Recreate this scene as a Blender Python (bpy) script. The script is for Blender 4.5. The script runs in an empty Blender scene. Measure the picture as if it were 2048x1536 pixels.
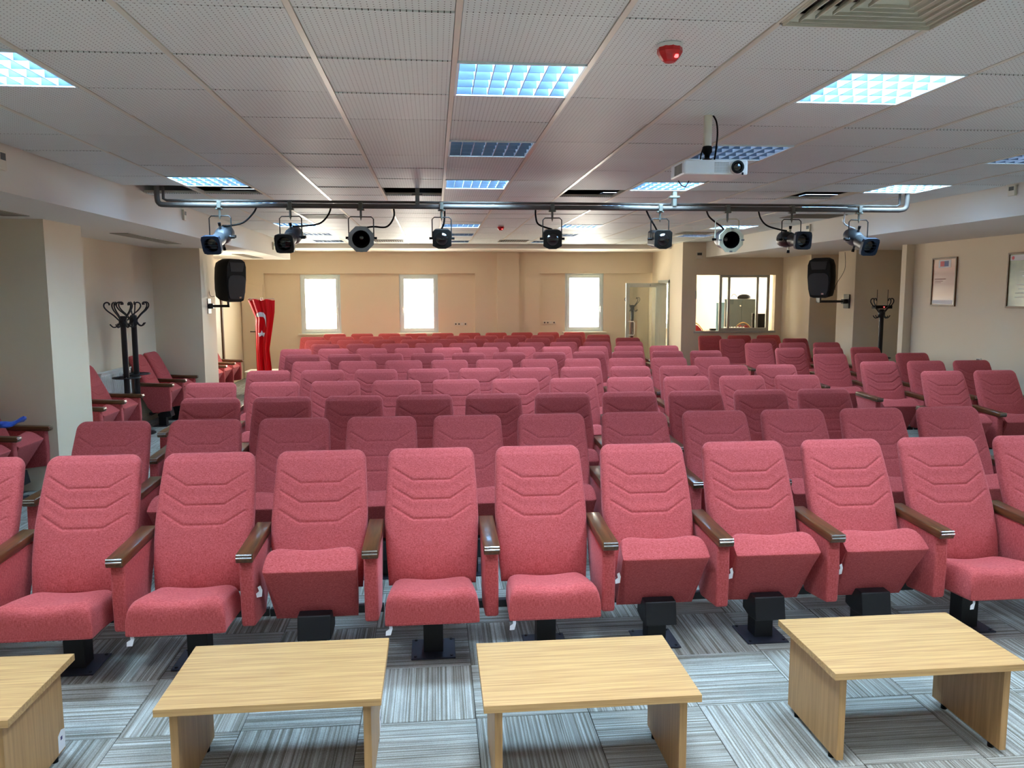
import bpy, bmesh, math, random
from mathutils import Vector, Matrix, Euler

random.seed(7)
S = bpy.context.scene
COL = S.collection
PI = math.pi

# ------------------------------------------------------------------ camera
PITCH, YAW, ROLL, CAMH, FPX = 0.11412, 0.09698, -0.00298, 1.842, 1580.0
cy_, sy_ = math.cos(YAW), math.sin(YAW)
cp_, sp_ = math.cos(PITCH), math.sin(PITCH)
r_ = Vector((cy_, -sy_, 0)); f_ = Vector((sy_ * cp_, cy_ * cp_, -sp_)); u_ = r_.cross(f_)
cr_, sr_ = math.cos(ROLL), math.sin(ROLL)
R_ = cr_ * r_ + sr_ * u_; U_ = -sr_ * r_ + cr_ * u_
cam_d = bpy.data.cameras.new('camera')
cam_d.sensor_fit = 'HORIZONTAL'; cam_d.sensor_width = 36.0; cam_d.lens = FPX / 2048 * 36.0
cam_d.clip_start = 0.05; cam_d.clip_end = 100
cam = bpy.data.objects.new('camera', cam_d); COL.objects.link(cam)
M4 = Matrix((R_, U_, -f_)).transposed().to_4x4(); M4.translation = Vector((0, 0, CAMH))
cam.matrix_world = M4
S.camera = cam

# ------------------------------------------------------------------ world, exposure, lamps' strength
S.view_settings.view_transform = 'Standard'
S.view_settings.look = 'None'
S.view_settings.gamma = 1
S.view_settings.use_curve_mapping = False
S.view_settings.exposure = 1.14
W = bpy.data.worlds.new('world'); S.world = W; W.use_nodes = True
bg = W.node_tree.nodes['Background']
bg.inputs[0].default_value = (1.0, 0.93, 0.81, 1); bg.inputs[1].default_value = 23.0
LAMP_POWER = 36.0          # watts of each lit ceiling luminaire
LAMP_COLOR = (0.52, 0.79, 1.0)
FRONT_LAMP_COLOR = (0.86, 0.93, 0.98)

# ------------------------------------------------------------------ materials
def srgb(r, g, b):
    f = lambda c: (c / 255 / 12.92) if c / 255 <= 0.04045 else ((c / 255 + 0.055) / 1.055) ** 2.4
    return (f(r), f(g), f(b), 1)

def mat(name, col, rough=0.5, metal=0.0, spec=0.5, emit=None, estr=0.0, noise=None, bump=None, sheen=0.0, coat=0.0):
    m = bpy.data.materials.new(name); m.use_nodes = True
    nt = m.node_tree; b = nt.nodes['Principled BSDF']
    b.inputs['Base Color'].default_value = col
    b.inputs['Roughness'].default_value = rough
    b.inputs['Metallic'].default_value = metal
    b.inputs['Specular IOR Level'].default_value = spec
    if sheen: b.inputs['Sheen Weight'].default_value = sheen; b.inputs['Sheen Roughness'].default_value = 0.5
    if coat: b.inputs['Coat Weight'].default_value = coat; b.inputs['Coat Roughness'].default_value = 0.15
    if emit: b.inputs['Emission Color'].default_value = emit; b.inputs['Emission Strength'].default_value = estr
    if noise or bump:
        tc = nt.nodes.new('ShaderNodeTexCoord')
        mp = nt.nodes.new('ShaderNodeMapping')
        nt.links.new(tc.outputs['Object'], mp.inputs['Vector'])
        nz = nt.nodes.new('ShaderNodeTexNoise'); nt.links.new(mp.outputs[0], nz.inputs['Vector'])
        sc = (noise or bump)[0]
        mp.inputs['Scale'].default_value = sc
        nz.inputs['Scale'].default_value = 1.0; nz.inputs['Detail'].default_value = 3
        if noise:
            mx = nt.nodes.new('ShaderNodeMixRGB'); mx.inputs['Color1'].default_value = col
            mx.inputs['Color2'].default_value = noise[1]
            rp = nt.nodes.new('ShaderNodeMapRange'); rp.inputs['From Min'].default_value = 0.35; rp.inputs['From Max'].default_value = 0.65
            nt.links.new(nz.outputs['Fac'], rp.inputs['Value']); nt.links.new(rp.outputs[0], mx.inputs['Fac'])
            nt.links.new(mx.outputs[0], b.inputs['Base Color'])
        if bump:
            bp = nt.nodes.new('ShaderNodeBump'); bp.inputs['Strength'].default_value = bump[1]; bp.inputs['Distance'].default_value = bump[2]
            nt.links.new(nz.outputs['Fac'], bp.inputs['Height']); nt.links.new(bp.outputs[0], b.inputs['Normal'])
    return m

M = {}
M['wall'] = mat('wall_paint', srgb(228, 214, 188), 0.75, spec=0.25, bump=((90, 90, 90), 0.05, 0.002))
M['soffit'] = mat('soffit_paint', srgb(230, 226, 214), 0.7, spec=0.25, bump=((60, 60, 60), 0.04, 0.002))
M['void'] = mat('plenum_dark', srgb(70, 66, 60), 0.9)
M['tbar'] = mat('ceiling_bar_enamel', srgb(214, 212, 196), 0.3, spec=0.5)
M['black'] = mat('black_powdercoat', srgb(22, 23, 28), 0.45, spec=0.4)
M['black_soft'] = mat('black_plastic', srgb(8, 8, 9), 0.6, spec=0.2)
M['plate'] = mat('dark_steel_plate', srgb(38, 42, 56), 0.45, 0.3)
M['chrome'] = mat('chrome', srgb(225, 225, 228), 0.18, 1.0)
M['alu'] = mat('louvre_aluminium', srgb(116, 134, 152), 0.28, 1.0)
M['alu_blade'] = mat('bright_louvre_blade', srgb(170, 184, 202), 0.25, 0.2)
M['alu_frame'] = mat('painted_aluminium', srgb(182, 186, 178), 0.4, 0.3)
M['pvc'] = mat('white_window_pvc', srgb(226, 242, 244), 0.3)
M['white'] = mat('white_plastic', srgb(225, 225, 220), 0.4)
M['cream'] = mat('cream_plastic', srgb(222, 216, 196), 0.45)
M['dark_screen'] = mat('dark_display', srgb(52, 56, 52), 0.3)
M['grey_pipe'] = mat('grey_painted_pipe', srgb(96, 88, 82), 0.5, 0.0, spec=.2)
M['clamp'] = mat('clamp_steel', srgb(112, 110, 100), 0.5, 0.5)
M['lamp_blue'] = mat('dark_blue_lantern', srgb(30, 45, 66), 0.35, 0.3)
M['lamp_black'] = mat('black_lantern', srgb(20, 22, 24), 0.4, 0.2)
M['lamp_silver'] = mat('silver_lantern', srgb(140, 146, 148), 0.35, 0.5)
M['lamp_cream'] = mat('cream_lantern', srgb(222, 222, 196), 0.4, 0.1)
M['lamp_steel'] = mat('brushed_lantern', srgb(66, 70, 76), 0.45, 0.3)
M['lens'] = mat('lens_glass', srgb(8, 9, 10), 0.08, spec=0.8, coat=0.6)
M['red_plastic'] = mat('red_alarm_plastic', srgb(190, 24, 24), 0.3, spec=0.5)
M['red_led'] = mat('red_led', srgb(255, 30, 30), 0.3, emit=(1, .05, .05, 1), estr=4)
M['flag_red'] = mat('flag_cloth', srgb(226, 8, 16), 0.5, spec=0.3)
M['flag_white'] = mat('flag_print_white', srgb(240, 226, 220), 0.6)
M['blue_cloth'] = mat('blue_cloth', srgb(28, 84, 190), 0.7, sheen=0.2, noise=((20, 20, 20), srgb(20, 60, 160)))
M['paper'] = mat('paper', srgb(232, 232, 236), 0.8)
M['paper_ink'] = mat('paper_print', srgb(70, 66, 110), 0.8)
M['grey_metal'] = mat('grey_metal_cabinet', srgb(92, 104, 108), 0.4, 0.3)
M['gold'] = mat('gold_tube', srgb(200, 160, 80), 0.3, 0.8)
M['banquet_red'] = mat('banquet_red_fabric', srgb(150, 34, 34), 0.8)
M['brown_wood'] = mat('brown_door_wood', srgb(96, 62, 36), 0.45, noise=((30, 30, 2), srgb(78, 48, 26)))
M['frame_wood'] = mat('picture_frame_wood', srgb(110, 78, 46), 0.4)
M['cert_red'] = mat('certificate_print_red', srgb(190, 30, 50), 0.5)
M['cert_blue'] = mat('certificate_print_blue', srgb(50, 60, 130), 0.5)
M['cert_ink'] = mat('certificate_ink', srgb(120, 62, 50), 0.6)
M['green_paper'] = mat('green_poster', srgb(108, 126, 104), 0.35, noise=((3, 5, 4), srgb(150, 160, 120)), coat=0.3)
M['green_text'] = mat('green_poster_text', srgb(196, 202, 190), 0.5)
M['grille'] = mat('vent_grille', srgb(120, 112, 96), 0.5)
M['grille_pale'] = mat('vent_pale_enamel', srgb(206, 202, 184), 0.45)

def fabric():
    m = bpy.data.materials.new('red_fabric'); m.use_nodes = True; nt = m.node_tree; b = nt.nodes['Principled BSDF']
    tc = nt.nodes.new('ShaderNodeTexCoord')
    def nz(scale, detail=2):
        mp = nt.nodes.new('ShaderNodeMapping'); mp.inputs['Scale'].default_value = scale
        nt.links.new(tc.outputs['Object'], mp.inputs['Vector'])
        n = nt.nodes.new('ShaderNodeTexNoise'); n.inputs['Scale'].default_value = 1; n.inputs['Detail'].default_value = detail
        nt.links.new(mp.outputs[0], n.inputs['Vector']); return n
    a = nz((420, 260, 60)); c = nz((90, 60, 420)); d = nz((7, 7, 7))
    ad = nt.nodes.new('ShaderNodeMath'); ad.operation = 'ADD'
    nt.links.new(a.outputs['Fac'], ad.inputs[0]); nt.links.new(c.outputs['Fac'], ad.inputs[1])
    rp = nt.nodes.new('ShaderNodeMapRange'); rp.inputs['From Min'].default_value = 0.7; rp.inputs['From Max'].default_value = 1.3
    nt.links.new(ad.outputs[0], rp.inputs['Value'])
    mx = nt.nodes.new('ShaderNodeMixRGB'); mx.inputs['Color1'].default_value = srgb(160, 58, 60); mx.inputs['Color2'].default_value = srgb(204, 100, 100)
    nt.links.new(rp.outputs[0], mx.inputs['Fac'])
    oi = nt.nodes.new('ShaderNodeObjectInfo')
    rp2 = nt.nodes.new('ShaderNodeMapRange'); rp2.inputs['To Min'].default_value = 0.93; rp2.inputs['To Max'].default_value = 1.06
    nt.links.new(oi.outputs['Random'], rp2.inputs['Value'])
    hs = nt.nodes.new('ShaderNodeHueSaturation'); nt.links.new(rp2.outputs[0], hs.inputs['Value']); nt.links.new(mx.outputs[0], hs.inputs['Color'])
    nt.links.new(hs.outputs[0], b.inputs['Base Color'])
    b.inputs['Roughness'].default_value = 0.9; b.inputs['Specular IOR Level'].default_value = 0.15
    b.inputs['Sheen Weight'].default_value = 0.35; b.inputs['Sheen Roughness'].default_value = 0.45
    b.inputs['Sheen Tint'].default_value = srgb(255, 170, 175)
    bp = nt.nodes.new('ShaderNodeBump'); bp.inputs['Strength'].default_value = 0.25; bp.inputs['Distance'].default_value = 0.002
    nt.links.new(ad.outputs[0], bp.inputs['Height']); nt.links.new(bp.outputs[0], b.inputs['Normal'])
    return m
M['fabric'] = fabric()

def wood(name, c1, c2, scale, rough, coat=0.0, spec=0.4):
    m = bpy.data.materials.new(name); m.use_nodes = True; nt = m.node_tree; b = nt.nodes['Principled BSDF']
    tc = nt.nodes.new('ShaderNodeTexCoord'); mp = nt.nodes.new('ShaderNodeMapping'); mp.inputs['Scale'].default_value = scale
    oi = nt.nodes.new('ShaderNodeObjectInfo'); ml = nt.nodes.new('ShaderNodeMath'); ml.operation = 'MULTIPLY'; ml.inputs[1].default_value = 37
    nt.links.new(oi.outputs['Random'], ml.inputs[0])
    va = nt.nodes.new('ShaderNodeVectorMath'); va.operation = 'ADD'
    nt.links.new(tc.outputs['Object'], mp.inputs['Vector']); nt.links.new(mp.outputs[0], va.inputs[0]); nt.links.new(ml.outputs[0], va.inputs[1])
    n1 = nt.nodes.new('ShaderNodeTexNoise'); n1.inputs['Scale'].default_value = 1; n1.inputs['Detail'].default_value = 5; n1.inputs['Distortion'].default_value = 0.4
    nt.links.new(va.outputs[0], n1.inputs['Vector'])
    rp = nt.nodes.new('ShaderNodeMapRange'); rp.inputs['From Min'].default_value = 0.35; rp.inputs['From Max'].default_value = 0.68
    nt.links.new(n1.outputs['Fac'], rp.inputs['Value'])
    mx = nt.nodes.new('ShaderNodeMixRGB'); mx.inputs['Color1'].default_value = c1; mx.inputs['Color2'].default_value = c2
    nt.links.new(rp.outputs[0], mx.inputs['Fac']); nt.links.new(mx.outputs[0], b.inputs['Base Color'])
    b.inputs['Roughness'].default_value = rough; b.inputs['Specular IOR Level'].default_value = spec
    if coat: b.inputs['Coat Weight'].default_value = coat; b.inputs['Coat Roughness'].default_value = 0.12
    return m
M['oak_x'] = wood('oak_laminate_top', srgb(200, 163, 110), srgb(168, 130, 84), (3, 110, 110), 0.42)
M['oak_z'] = wood('oak_laminate_side', srgb(182, 142, 94), srgb(160, 122, 78), (75, 75, 3), 0.42)
M['arm_wood'] = wood('walnut_armrest', srgb(100, 64, 32), srgb(68, 40, 19), (60, 5, 60), 0.32, coat=0.5)

def carpet():
    m = bpy.data.materials.new('striped_carpet'); m.use_nodes = True; nt = m.node_tree; b = nt.nodes['Principled BSDF']
    tc = nt.nodes.new('ShaderNodeTexCoord'); oi = nt.nodes.new('ShaderNodeObjectInfo')
    ml = nt.nodes.new('ShaderNodeMath'); ml.operation = 'MULTIPLY'; ml.inputs[1].default_value = 53
    nt.links.new(oi.outputs['Random'], ml.inputs[0])
    def stripes(scale, off):
        mp = nt.nodes.new('ShaderNodeMapping'); mp.inputs['Scale'].default_value = scale
        nt.links.new(tc.outputs['Object'], mp.inputs['Vector'])
        va = nt.nodes.new('ShaderNodeVectorMath'); va.operation = 'ADD'
        nt.links.new(mp.outputs[0], va.inputs[0]); nt.links.new(ml.outputs[0], va.inputs[1])
        n = nt.nodes.new('ShaderNodeTexNoise'); n.inputs['Scale'].default_value = 1; n.inputs['Detail'].default_value = 2
        nt.links.new(va.outputs[0], n.inputs['Vector']); return n
    s1 = stripes((0.7, 105, 1), 0); s2 = stripes((6, 34, 1), 3); s3 = stripes((260, 260, 260), 5)
    r1 = nt.nodes.new('ShaderNodeValToRGB'); e = r1.color_ramp.elements
    e[0].position = 0.36; e[0].color = srgb(116, 114, 106); e[1].position = 0.66; e[1].color = srgb(176, 180, 178)
    x = r1.color_ramp.elements.new(0.5); x.color = srgb(146, 147, 142)
    nt.links.new(s1.outputs['Fac'], r1.inputs['Fac'])
    mx = nt.nodes.new('ShaderNodeMixRGB'); mx.blend_type = 'OVERLAY'; mx.inputs['Fac'].default_value = 0.3
    nt.links.new(r1.outputs[0], mx.inputs['Color1']); nt.links.new(s2.outputs['Fac'], mx.inputs['Color2'])
    mx2 = nt.nodes.new('ShaderNodeMixRGB'); mx2.blend_type = 'OVERLAY'; mx2.inputs['Fac'].default_value = 0.5
    nt.links.new(mx.outputs[0], mx2.inputs['Color1']); nt.links.new(s3.outputs['Fac'], mx2.inputs['Color2'])
    nt.links.new(mx2.outputs[0], b.inputs['Base Color']); b.inputs['Roughness'].default_value = 0.95; b.inputs['Specular IOR Level'].default_value = 0.1
    bp = nt.nodes.new('ShaderNodeBump'); bp.inputs['Strength'].default_value = 0.5; bp.inputs['Distance'].default_value = 0.004
    nt.links.new(s1.outputs['Fac'], bp.inputs['Height']); nt.links.new(bp.outputs[0], b.inputs['Normal'])
    return m
M['carpet'] = carpet()

def tilemat():
    m = bpy.data.materials.new('perforated_tile'); m.use_nodes = True; nt = m.node_tree; b = nt.nodes['Principled BSDF']
    tc = nt.nodes.new('ShaderNodeTexCoord'); sp = nt.nodes.new('ShaderNodeSeparateXYZ'); nt.links.new(tc.outputs['Object'], sp.inputs[0])
    P = 0.0225
    def cell(out):
        a = nt.nodes.new('ShaderNodeMath'); a.operation = 'ADD'; a.inputs[1].default_value = 50 * P + P / 2; nt.links.new(out, a.inputs[0])
        w = nt.nodes.new('ShaderNodeMath'); w.operation = 'MODULO'; w.inputs[1].default_value = P; nt.links.new(a.outputs[0], w.inputs[0])
        s = nt.nodes.new('ShaderNodeMath'); s.operation = 'SUBTRACT'; s.inputs[1].default_value = P / 2; nt.links.new(w.outputs[0], s.inputs[0])
        q = nt.nodes.new('ShaderNodeMath'); q.operation = 'POWER'; q.inputs[1].default_value = 2; nt.links.new(s.outputs[0], q.inputs[0])
        return q
    a, c = cell(sp.outputs['X']), cell(sp.outputs['Y'])
    ad = nt.nodes.new('ShaderNodeMath'); ad.operation = 'ADD'; nt.links.new(a.outputs[0], ad.inputs[0]); nt.links.new(c.outputs[0], ad.inputs[1])
    lt = nt.nodes.new('ShaderNodeMath'); lt.operation = 'LESS_THAN'; lt.inputs[1].default_value = 0.0027 ** 2; nt.links.new(ad.outputs[0], lt.inputs[0])
    oi = nt.nodes.new('ShaderNodeObjectInfo')
    hs = nt.nodes.new('ShaderNodeHueSaturation'); hs.inputs['Color'].default_value = srgb(220, 228, 224)
    rp2 = nt.nodes.new('ShaderNodeMapRange'); rp2.inputs['To Min'].default_value = 0.96; rp2.inputs['To Max'].default_value = 1.04
    nt.links.new(oi.outputs['Random'], rp2.inputs['Value']); nt.links.new(rp2.outputs[0], hs.inputs['Value'])
    mx = nt.nodes.new('ShaderNodeMixRGB'); mx.inputs['Color2'].default_value = srgb(70, 66, 60)
    nt.links.new(hs.outputs[0], mx.inputs['Color1']); nt.links.new(lt.outputs[0], mx.inputs['Fac']); nt.links.new(mx.outputs[0], b.inputs['Base Color'])
    b.inputs['Roughness'].default_value = 0.55; b.inputs['Specular IOR Level'].default_value = 0.3
    n = nt.nodes.new('ShaderNodeTexNoise'); n.inputs['Scale'].default_value = 26; n.inputs['Detail'].default_value = 4; nt.links.new(tc.outputs['Object'], n.inputs['Vector'])
    bp = nt.nodes.new('ShaderNodeBump'); bp.inputs['Strength'].default_value = 0.25; bp.inputs['Distance'].default_value = 0.004
    nt.links.new(n.outputs['Fac'], bp.inputs['Height']); nt.links.new(bp.outputs[0], b.inputs['Normal'])
    return m
M['tile'] = tilemat()

def certmat():
    m = bpy.data.materials.new('certificate_paper'); m.use_nodes = True; nt = m.node_tree; b = nt.nodes['Principled BSDF']
    tc = nt.nodes.new('ShaderNodeTexCoord'); sp = nt.nodes.new('ShaderNodeSeparateXYZ'); nt.links.new(tc.outputs['Object'], sp.inputs[0])
    r = nt.nodes.new('ShaderNodeValToRGB'); e = r.color_ramp.elements
    e[0].position = 0.0; e[0].color = srgb(222, 210, 196); e[1].position = 1.0; e[1].color = srgb(214, 176, 150)
    for p, c in ((0.2, (205, 165, 135)), (0.45, (150, 92, 72)), (0.68, (150, 84, 66)), (0.8, (196, 140, 118))):
        x = e.new(p); x.color = srgb(*c)
    mr = nt.nodes.new('ShaderNodeMapRange'); mr.inputs['From Min'].default_value = -0.32; mr.inputs['From Max'].default_value = 0.32
    nt.links.new(sp.outputs['Z'], mr.inputs['Value']); nt.links.new(mr.outputs[0], r.inputs['Fac']); nt.links.new(r.outputs[0], b.inputs['Base Color'])
    b.inputs['Roughness'].default_value = 0.3; b.inputs['Coat Weight'].default_value = 0.4
    return m
M['cert'] = certmat()

def glassmat(name, tint=(1, 1, 1, 1), mixf=0.9):
    m = bpy.data.materials.new(name); m.use_nodes = True; nt = m.node_tree
    for n in list(nt.nodes): nt.nodes.remove(n)
    o = nt.nodes.new('ShaderNodeOutputMaterial'); t = nt.nodes.new('ShaderNodeBsdfTransparent'); t.inputs[0].default_value = tint
    g = nt.nodes.new('ShaderNodeBsdfGlossy'); g.inputs['Roughness'].default_value = 0.02
    mx = nt.nodes.new('ShaderNodeMixShader'); mx.inputs[0].default_value = 1 - mixf
    nt.links.new(t.outputs[0], mx.inputs[1]); nt.links.new(g.outputs[0], mx.inputs[2]); nt.links.new(mx.outputs[0], o.inputs['Surface'])
    return m
M['glass'] = glassmat('window_glass', (0.97, 0.98, 0.97, 1), 0.94)
M['glass_door'] = glassmat('door_glass', (0.88, 0.9, 0.86, 1), 0.9)
TUBE_ON = mat('fluorescent_tube_on', srgb(235, 242, 255), 0.4, emit=(0.72, 0.86, 1.0, 1), estr=7.0)
TUBE_OFF = mat('fluorescent_tube_off', srgb(215, 220, 215), 0.3)

# ------------------------------------------------------------------ mesh helpers
class MB:
    def __init__(s): s.v = []; s.f = []
    def add(s, vs, fs, mtx=None):
        o = len(s.v)
        for p in vs: s.v.append(tuple(mtx @ Vector(p)) if mtx else tuple(p))
        for q in fs: s.f.append(tuple(i + o for i in q))
        return s
    def box(s, x0, x1, y0, y1, z0, z1, mtx=None):
        vs = [(x0, y0, z0), (x1, y0, z0), (x1, y1, z0), (x0, y1, z0), (x0, y0, z1), (x1, y0, z1), (x1, y1, z1), (x0, y1, z1)]
        fs = [(0, 3, 2, 1), (4, 5, 6, 7), (0, 1, 5, 4), (1, 2, 6, 5), (2, 3, 7, 6), (3, 0, 4, 7)]
        return s.add(vs, fs, mtx)
    def cyl(s, p0, p1, r0, r1=None, n=16, mtx=None, caps=True):
        r1 = r0 if r1 is None else r1
        p0, p1 = Vector(p0), Vector(p1); d = (p1 - p0).normalized()
        a = d.orthogonal().normalized(); b = d.cross(a)
        vs = []
        for p, r in ((p0, r0), (p1, r1)):
            for i in range(n):
                t = 2 * PI * i / n; vs.append(p + a * r * math.cos(t) + b * r * math.sin(t))
        fs = [(i, (i + 1) % n, n + (i + 1) % n, n + i) for i in range(n)]
        if caps: fs += [tuple(range(n))[::-1], tuple(range(n, 2 * n))]
        return s.add(vs, fs, mtx)
    def lathe(s, prof, c=(0, 0, 0), axis='Z', n=20, mtx=None, flat=1.0, cap1=True):
        vs = []; c = Vector(c)
        for (r, h) in prof:
            for i in range(n):
                t = 2 * PI * (i + 0.5) / n; x, y = r * math.cos(t), r * math.sin(t) * flat
                vs.append(c + (Vector((x, y, h)) if axis == 'Z' else Vector((x, h, y)) if axis == 'Y' else Vector((h, x, y))))
        fs = []
        for k in range(len(prof) - 1):
            for i in range(n):
                fs.append((k * n + i, k * n + (i + 1) % n, (k + 1) * n + (i + 1) % n, (k + 1) * n + i))
        fs += [tuple(range(n))[::-1]]
        if cap1: fs += [tuple(range((len(prof) - 1) * n, len(prof) * n))]
        return s.add(vs, fs, mtx)
    def tube(s, pts, r, n=8, mtx=None, r_end=None):
        pts = [Vector(p) for p in pts]; vs = []; prev = None
        for i, p in enumerate(pts):
            d = (pts[min(i + 1, len(pts) - 1)] - pts[max(i - 1, 0)]).normalized()
            a = d.orthogonal().normalized() if prev is None else (prev - d * prev.dot(d)).normalized()
            prev = a; b = d.cross(a)
            rr = r if r_end is None else r + (r_end - r) * i / (len(pts) - 1)
            for k in range(n):
                t = 2 * PI * k / n; vs.append(p + a * rr * math.cos(t) + b * rr * math.sin(t))
        fs = []
        for i in range(len(pts) - 1):
            for k in range(n): fs.append((i * n + k, i * n + (k + 1) % n, (i + 1) * n + (k + 1) % n, (i + 1) * n + k))
        fs += [tuple(range(n))[::-1], tuple(range((len(pts) - 1) * n, len(pts) * n))]
        return s.add(vs, fs, mtx)
    def prism_x(s, poly, x0, x1, mtx=None):      # poly of (y, z)
        n = len(poly); vs = [(x0, y, z) for y, z in poly] + [(x1, y, z) for y, z in poly]
        fs = [tuple(range(n)), tuple(range(n, 2 * n))[::-1]] + [(i, n + i, n + (i + 1) % n, (i + 1) % n) for i in range(n)]
        return s.add(vs, fs, mtx)
    def prism_y(s, poly, y0, y1, mtx=None):      # poly of (x, z)
        n = len(poly); vs = [(x, y0, z) for x, z in poly] + [(x, y1, z) for x, z in poly]
        fs = [tuple(range(n)), tuple(range(n, 2 * n))[::-1]] + [(i, n + i, n + (i + 1) % n, (i + 1) % n) for i in range(n)]
        return s.add(vs, fs, mtx)
    def mesh(s, name, m, smooth=False, bevel=0.0, seg=2):
        me = bpy.data.meshes.new(name); me.from_pydata(s.v, [], s.f)
        bm = bmesh.new(); bm.from_mesh(me)
        bmesh.ops.recalc_face_normals(bm, faces=bm.faces)
        if bevel:
            es = [e for e in bm.edges if len(e.link_faces) == 2 and e.calc_face_angle(0) > 0.5]
            bmesh.ops.bevel(bm, geom=es, offset=bevel, segments=seg, affect='EDGES', profile=0.5)
        bm.to_mesh(me); bm.free()
        if smooth:
            for p in me.polygons: p.use_smooth = True
            try: me.set_sharp_from_angle(angle=0.9)
            except Exception: pass
        me.materials.append(m); return me

def link(name, me, parent=None, loc=(0, 0, 0), rot=(0, 0, 0)):
    o = bpy.data.objects.new(name, me); COL.objects.link(o)
    o.location = loc; o.rotation_euler = rot
    if parent: o.parent = parent
    return o
def part(name, mb, m, parent, smooth=False, bevel=0.0, loc=(0, 0, 0), rot=(0, 0, 0), label=None):
    o = link(name, mb.mesh(name, m, smooth, bevel), parent, loc, rot)
    if label: o['label'] = label
    return o
def struct(name, mb, m, parent=None, smooth=False, bevel=0.0, loc=(0, 0, 0)):
    o = link(name, mb.mesh(name, m, smooth, bevel), parent, loc); o['kind'] = 'structure'; return o
def thing(name, label, cat, loc=(0, 0, 0), rz=0, group=None):
    o = bpy.data.objects.new(name, None); COL.objects.link(o); o.empty_display_size = 0.1
    o.location = loc; o.rotation_euler = (0, 0, rz); o['label'] = label; o['category'] = cat
    if group: o['group'] = group
    return o
def copy_tree(root, loc, rz, label, group=None):
    def cp(o, par):
        c = o.copy(); COL.objects.link(c)
        if par: c.parent = par
        for ch in o.children: cp(ch, c)
        return c
    c = cp(root, None); c.location = loc; c.rotation_euler = (0, 0, rz); c['label'] = label
    if group: c['group'] = group
    return c
def spline(pts, n=8):
    P = [Vector(p) for p in pts]; P = [P[0]] + P + [P[-1]]; out = []
    for i in range(1, len(P) - 2):
        a, b, c, d = P[i - 1:i + 3]
        for k in range(n):
            t = k / n
            out.append(0.5 * ((2 * b) + (-a + c) * t + (2 * a - 5 * b + 4 * c - d) * t * t + (-a + 3 * b - 3 * c + d) * t ** 3))
    out.append(P[-2]); return out

# ================================================================== THE SETTING
CZ = 2.847                      # ceiling height
XL, XR = -2.87, 5.44            # soffit faces
BY = 17.8                       # back wall
ZSL, ZSR = 2.53, 2.55
# ---- floor: carpet tiles
fl = struct('floor', MB().box(-4.6, 8.6, -4.3, 19.3, -0.12, -0.008), M['void'])
ctile = MB().box(-.2485, .2485, -.2485, .2485, -0.008, 0.0).mesh('carpet_tile', M['carpet'], bevel=0.0015)
FX0, FY0 = 0.1556, 3.761
jv = random.Random(3)
for i in range(-7, 8):
    for k in range(-5, 6):
        rot = PI / 2 if (i + k) % 2 == 0 else 0
        link('carpet_tile', ctile, fl, (FX0 + .5 * i + .25, FY0 + .5 * k + .25, 0), (0, 0, rot + jv.choice([0, PI]) + jv.uniform(-.003, .003)))
# the rest of the carpet (tiles too small / too hidden to pick apart), stripes laid chequerwise in the same way
for rname, par in (('carpet_tiles_across', 0), ('carpet_tiles_along', 1)):
    mb = MB()
    for i in range(-10, 17):
        for k in range(-17, 32):
            if -7 <= i <= 7 and -5 <= k <= 5: continue
            if (i + k) % 2 == par: continue
            cx, cy = FX0 + .5 * i + .25, FY0 + .5 * k + .25
            if cx < -4.5 or cx > 8.4 or cy < -4.2 or cy > 19: continue
            if par == 0: x, y = cx, cy
            else: x, y = cy, -cx          # mesh built turned, object rotated a quarter turn
            mb.box(x - .2485, x + .2485, y - .2485, y + .2485, -0.008, 0)
    o = part(rname, mb, M['carpet'], fl, rot=(0, 0, PI / 2 if par else 0)); o['kind'] = 'stuff'

# ---- ceiling: dark slab above, bars and tiles below
ce = struct('ceiling', MB().box(-4.6, 8.6, -4.3, 19.3, 3.10, 3.25), M['void'])
GX = [-0.498 + .6 * i for i in range(-4, 11)]       # column edges -2.898 .. 5.502
GY = [2.985 + .6 * j for j in range(-12, 15)]       # .. 10.785 .. 11.385
GY += [11.685 + .6 * j for j in range(0, 8)] + [16.4]
LAMPX = {-3, 1, 4, 8}
lamp_rows = [(-1.815, 1), (-.015, 1), (1.785, 1), (3.585, 1), (5.385, 0), (7.185, 1), (8.985, 1), (11.685, 1), (13.485, 0), (15.285, 0)]
def is_lamp(i, y0): return not (i == -3 and abs(y0 - 5.385) < .02) and not (i == 8 and y0 > 15.2) and i in LAMPX and any(abs(y0 - r) < .02 for r, _ in lamp_rows)
opened = {(-4, 7.785), (-3, 7.785), (0, 7.785), (3, 7.785), (7, 7.785)}
def is_open(i, y0): return any(i == a and abs(y0 - b) < .02 for a, b in opened)
bars = MB()
for x in GX: bars.box(x - .012, x + .012, -4.2, 16.4, CZ - .002, CZ + .03)
cross = MB()
for y in GY[:-1]: cross.box(-2.87, 5.44, y - .011, y + .011, CZ + .010, CZ + .03)
part('ceiling_bars', bars, M['tbar'], ce); part('ceiling_cross_bars', cross, M['tbar'], ce)
tl = {}
def tile_mesh(w, d):
    k = (round(w, 3), round(d, 3))
    if k not in tl: tl[k] = MB().box(-w / 2, w / 2, -d / 2, d / 2, 0, .014).mesh('ceiling_tile', M['tile'], bevel=.0015)
    return tl[k]
far = MB()
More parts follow.
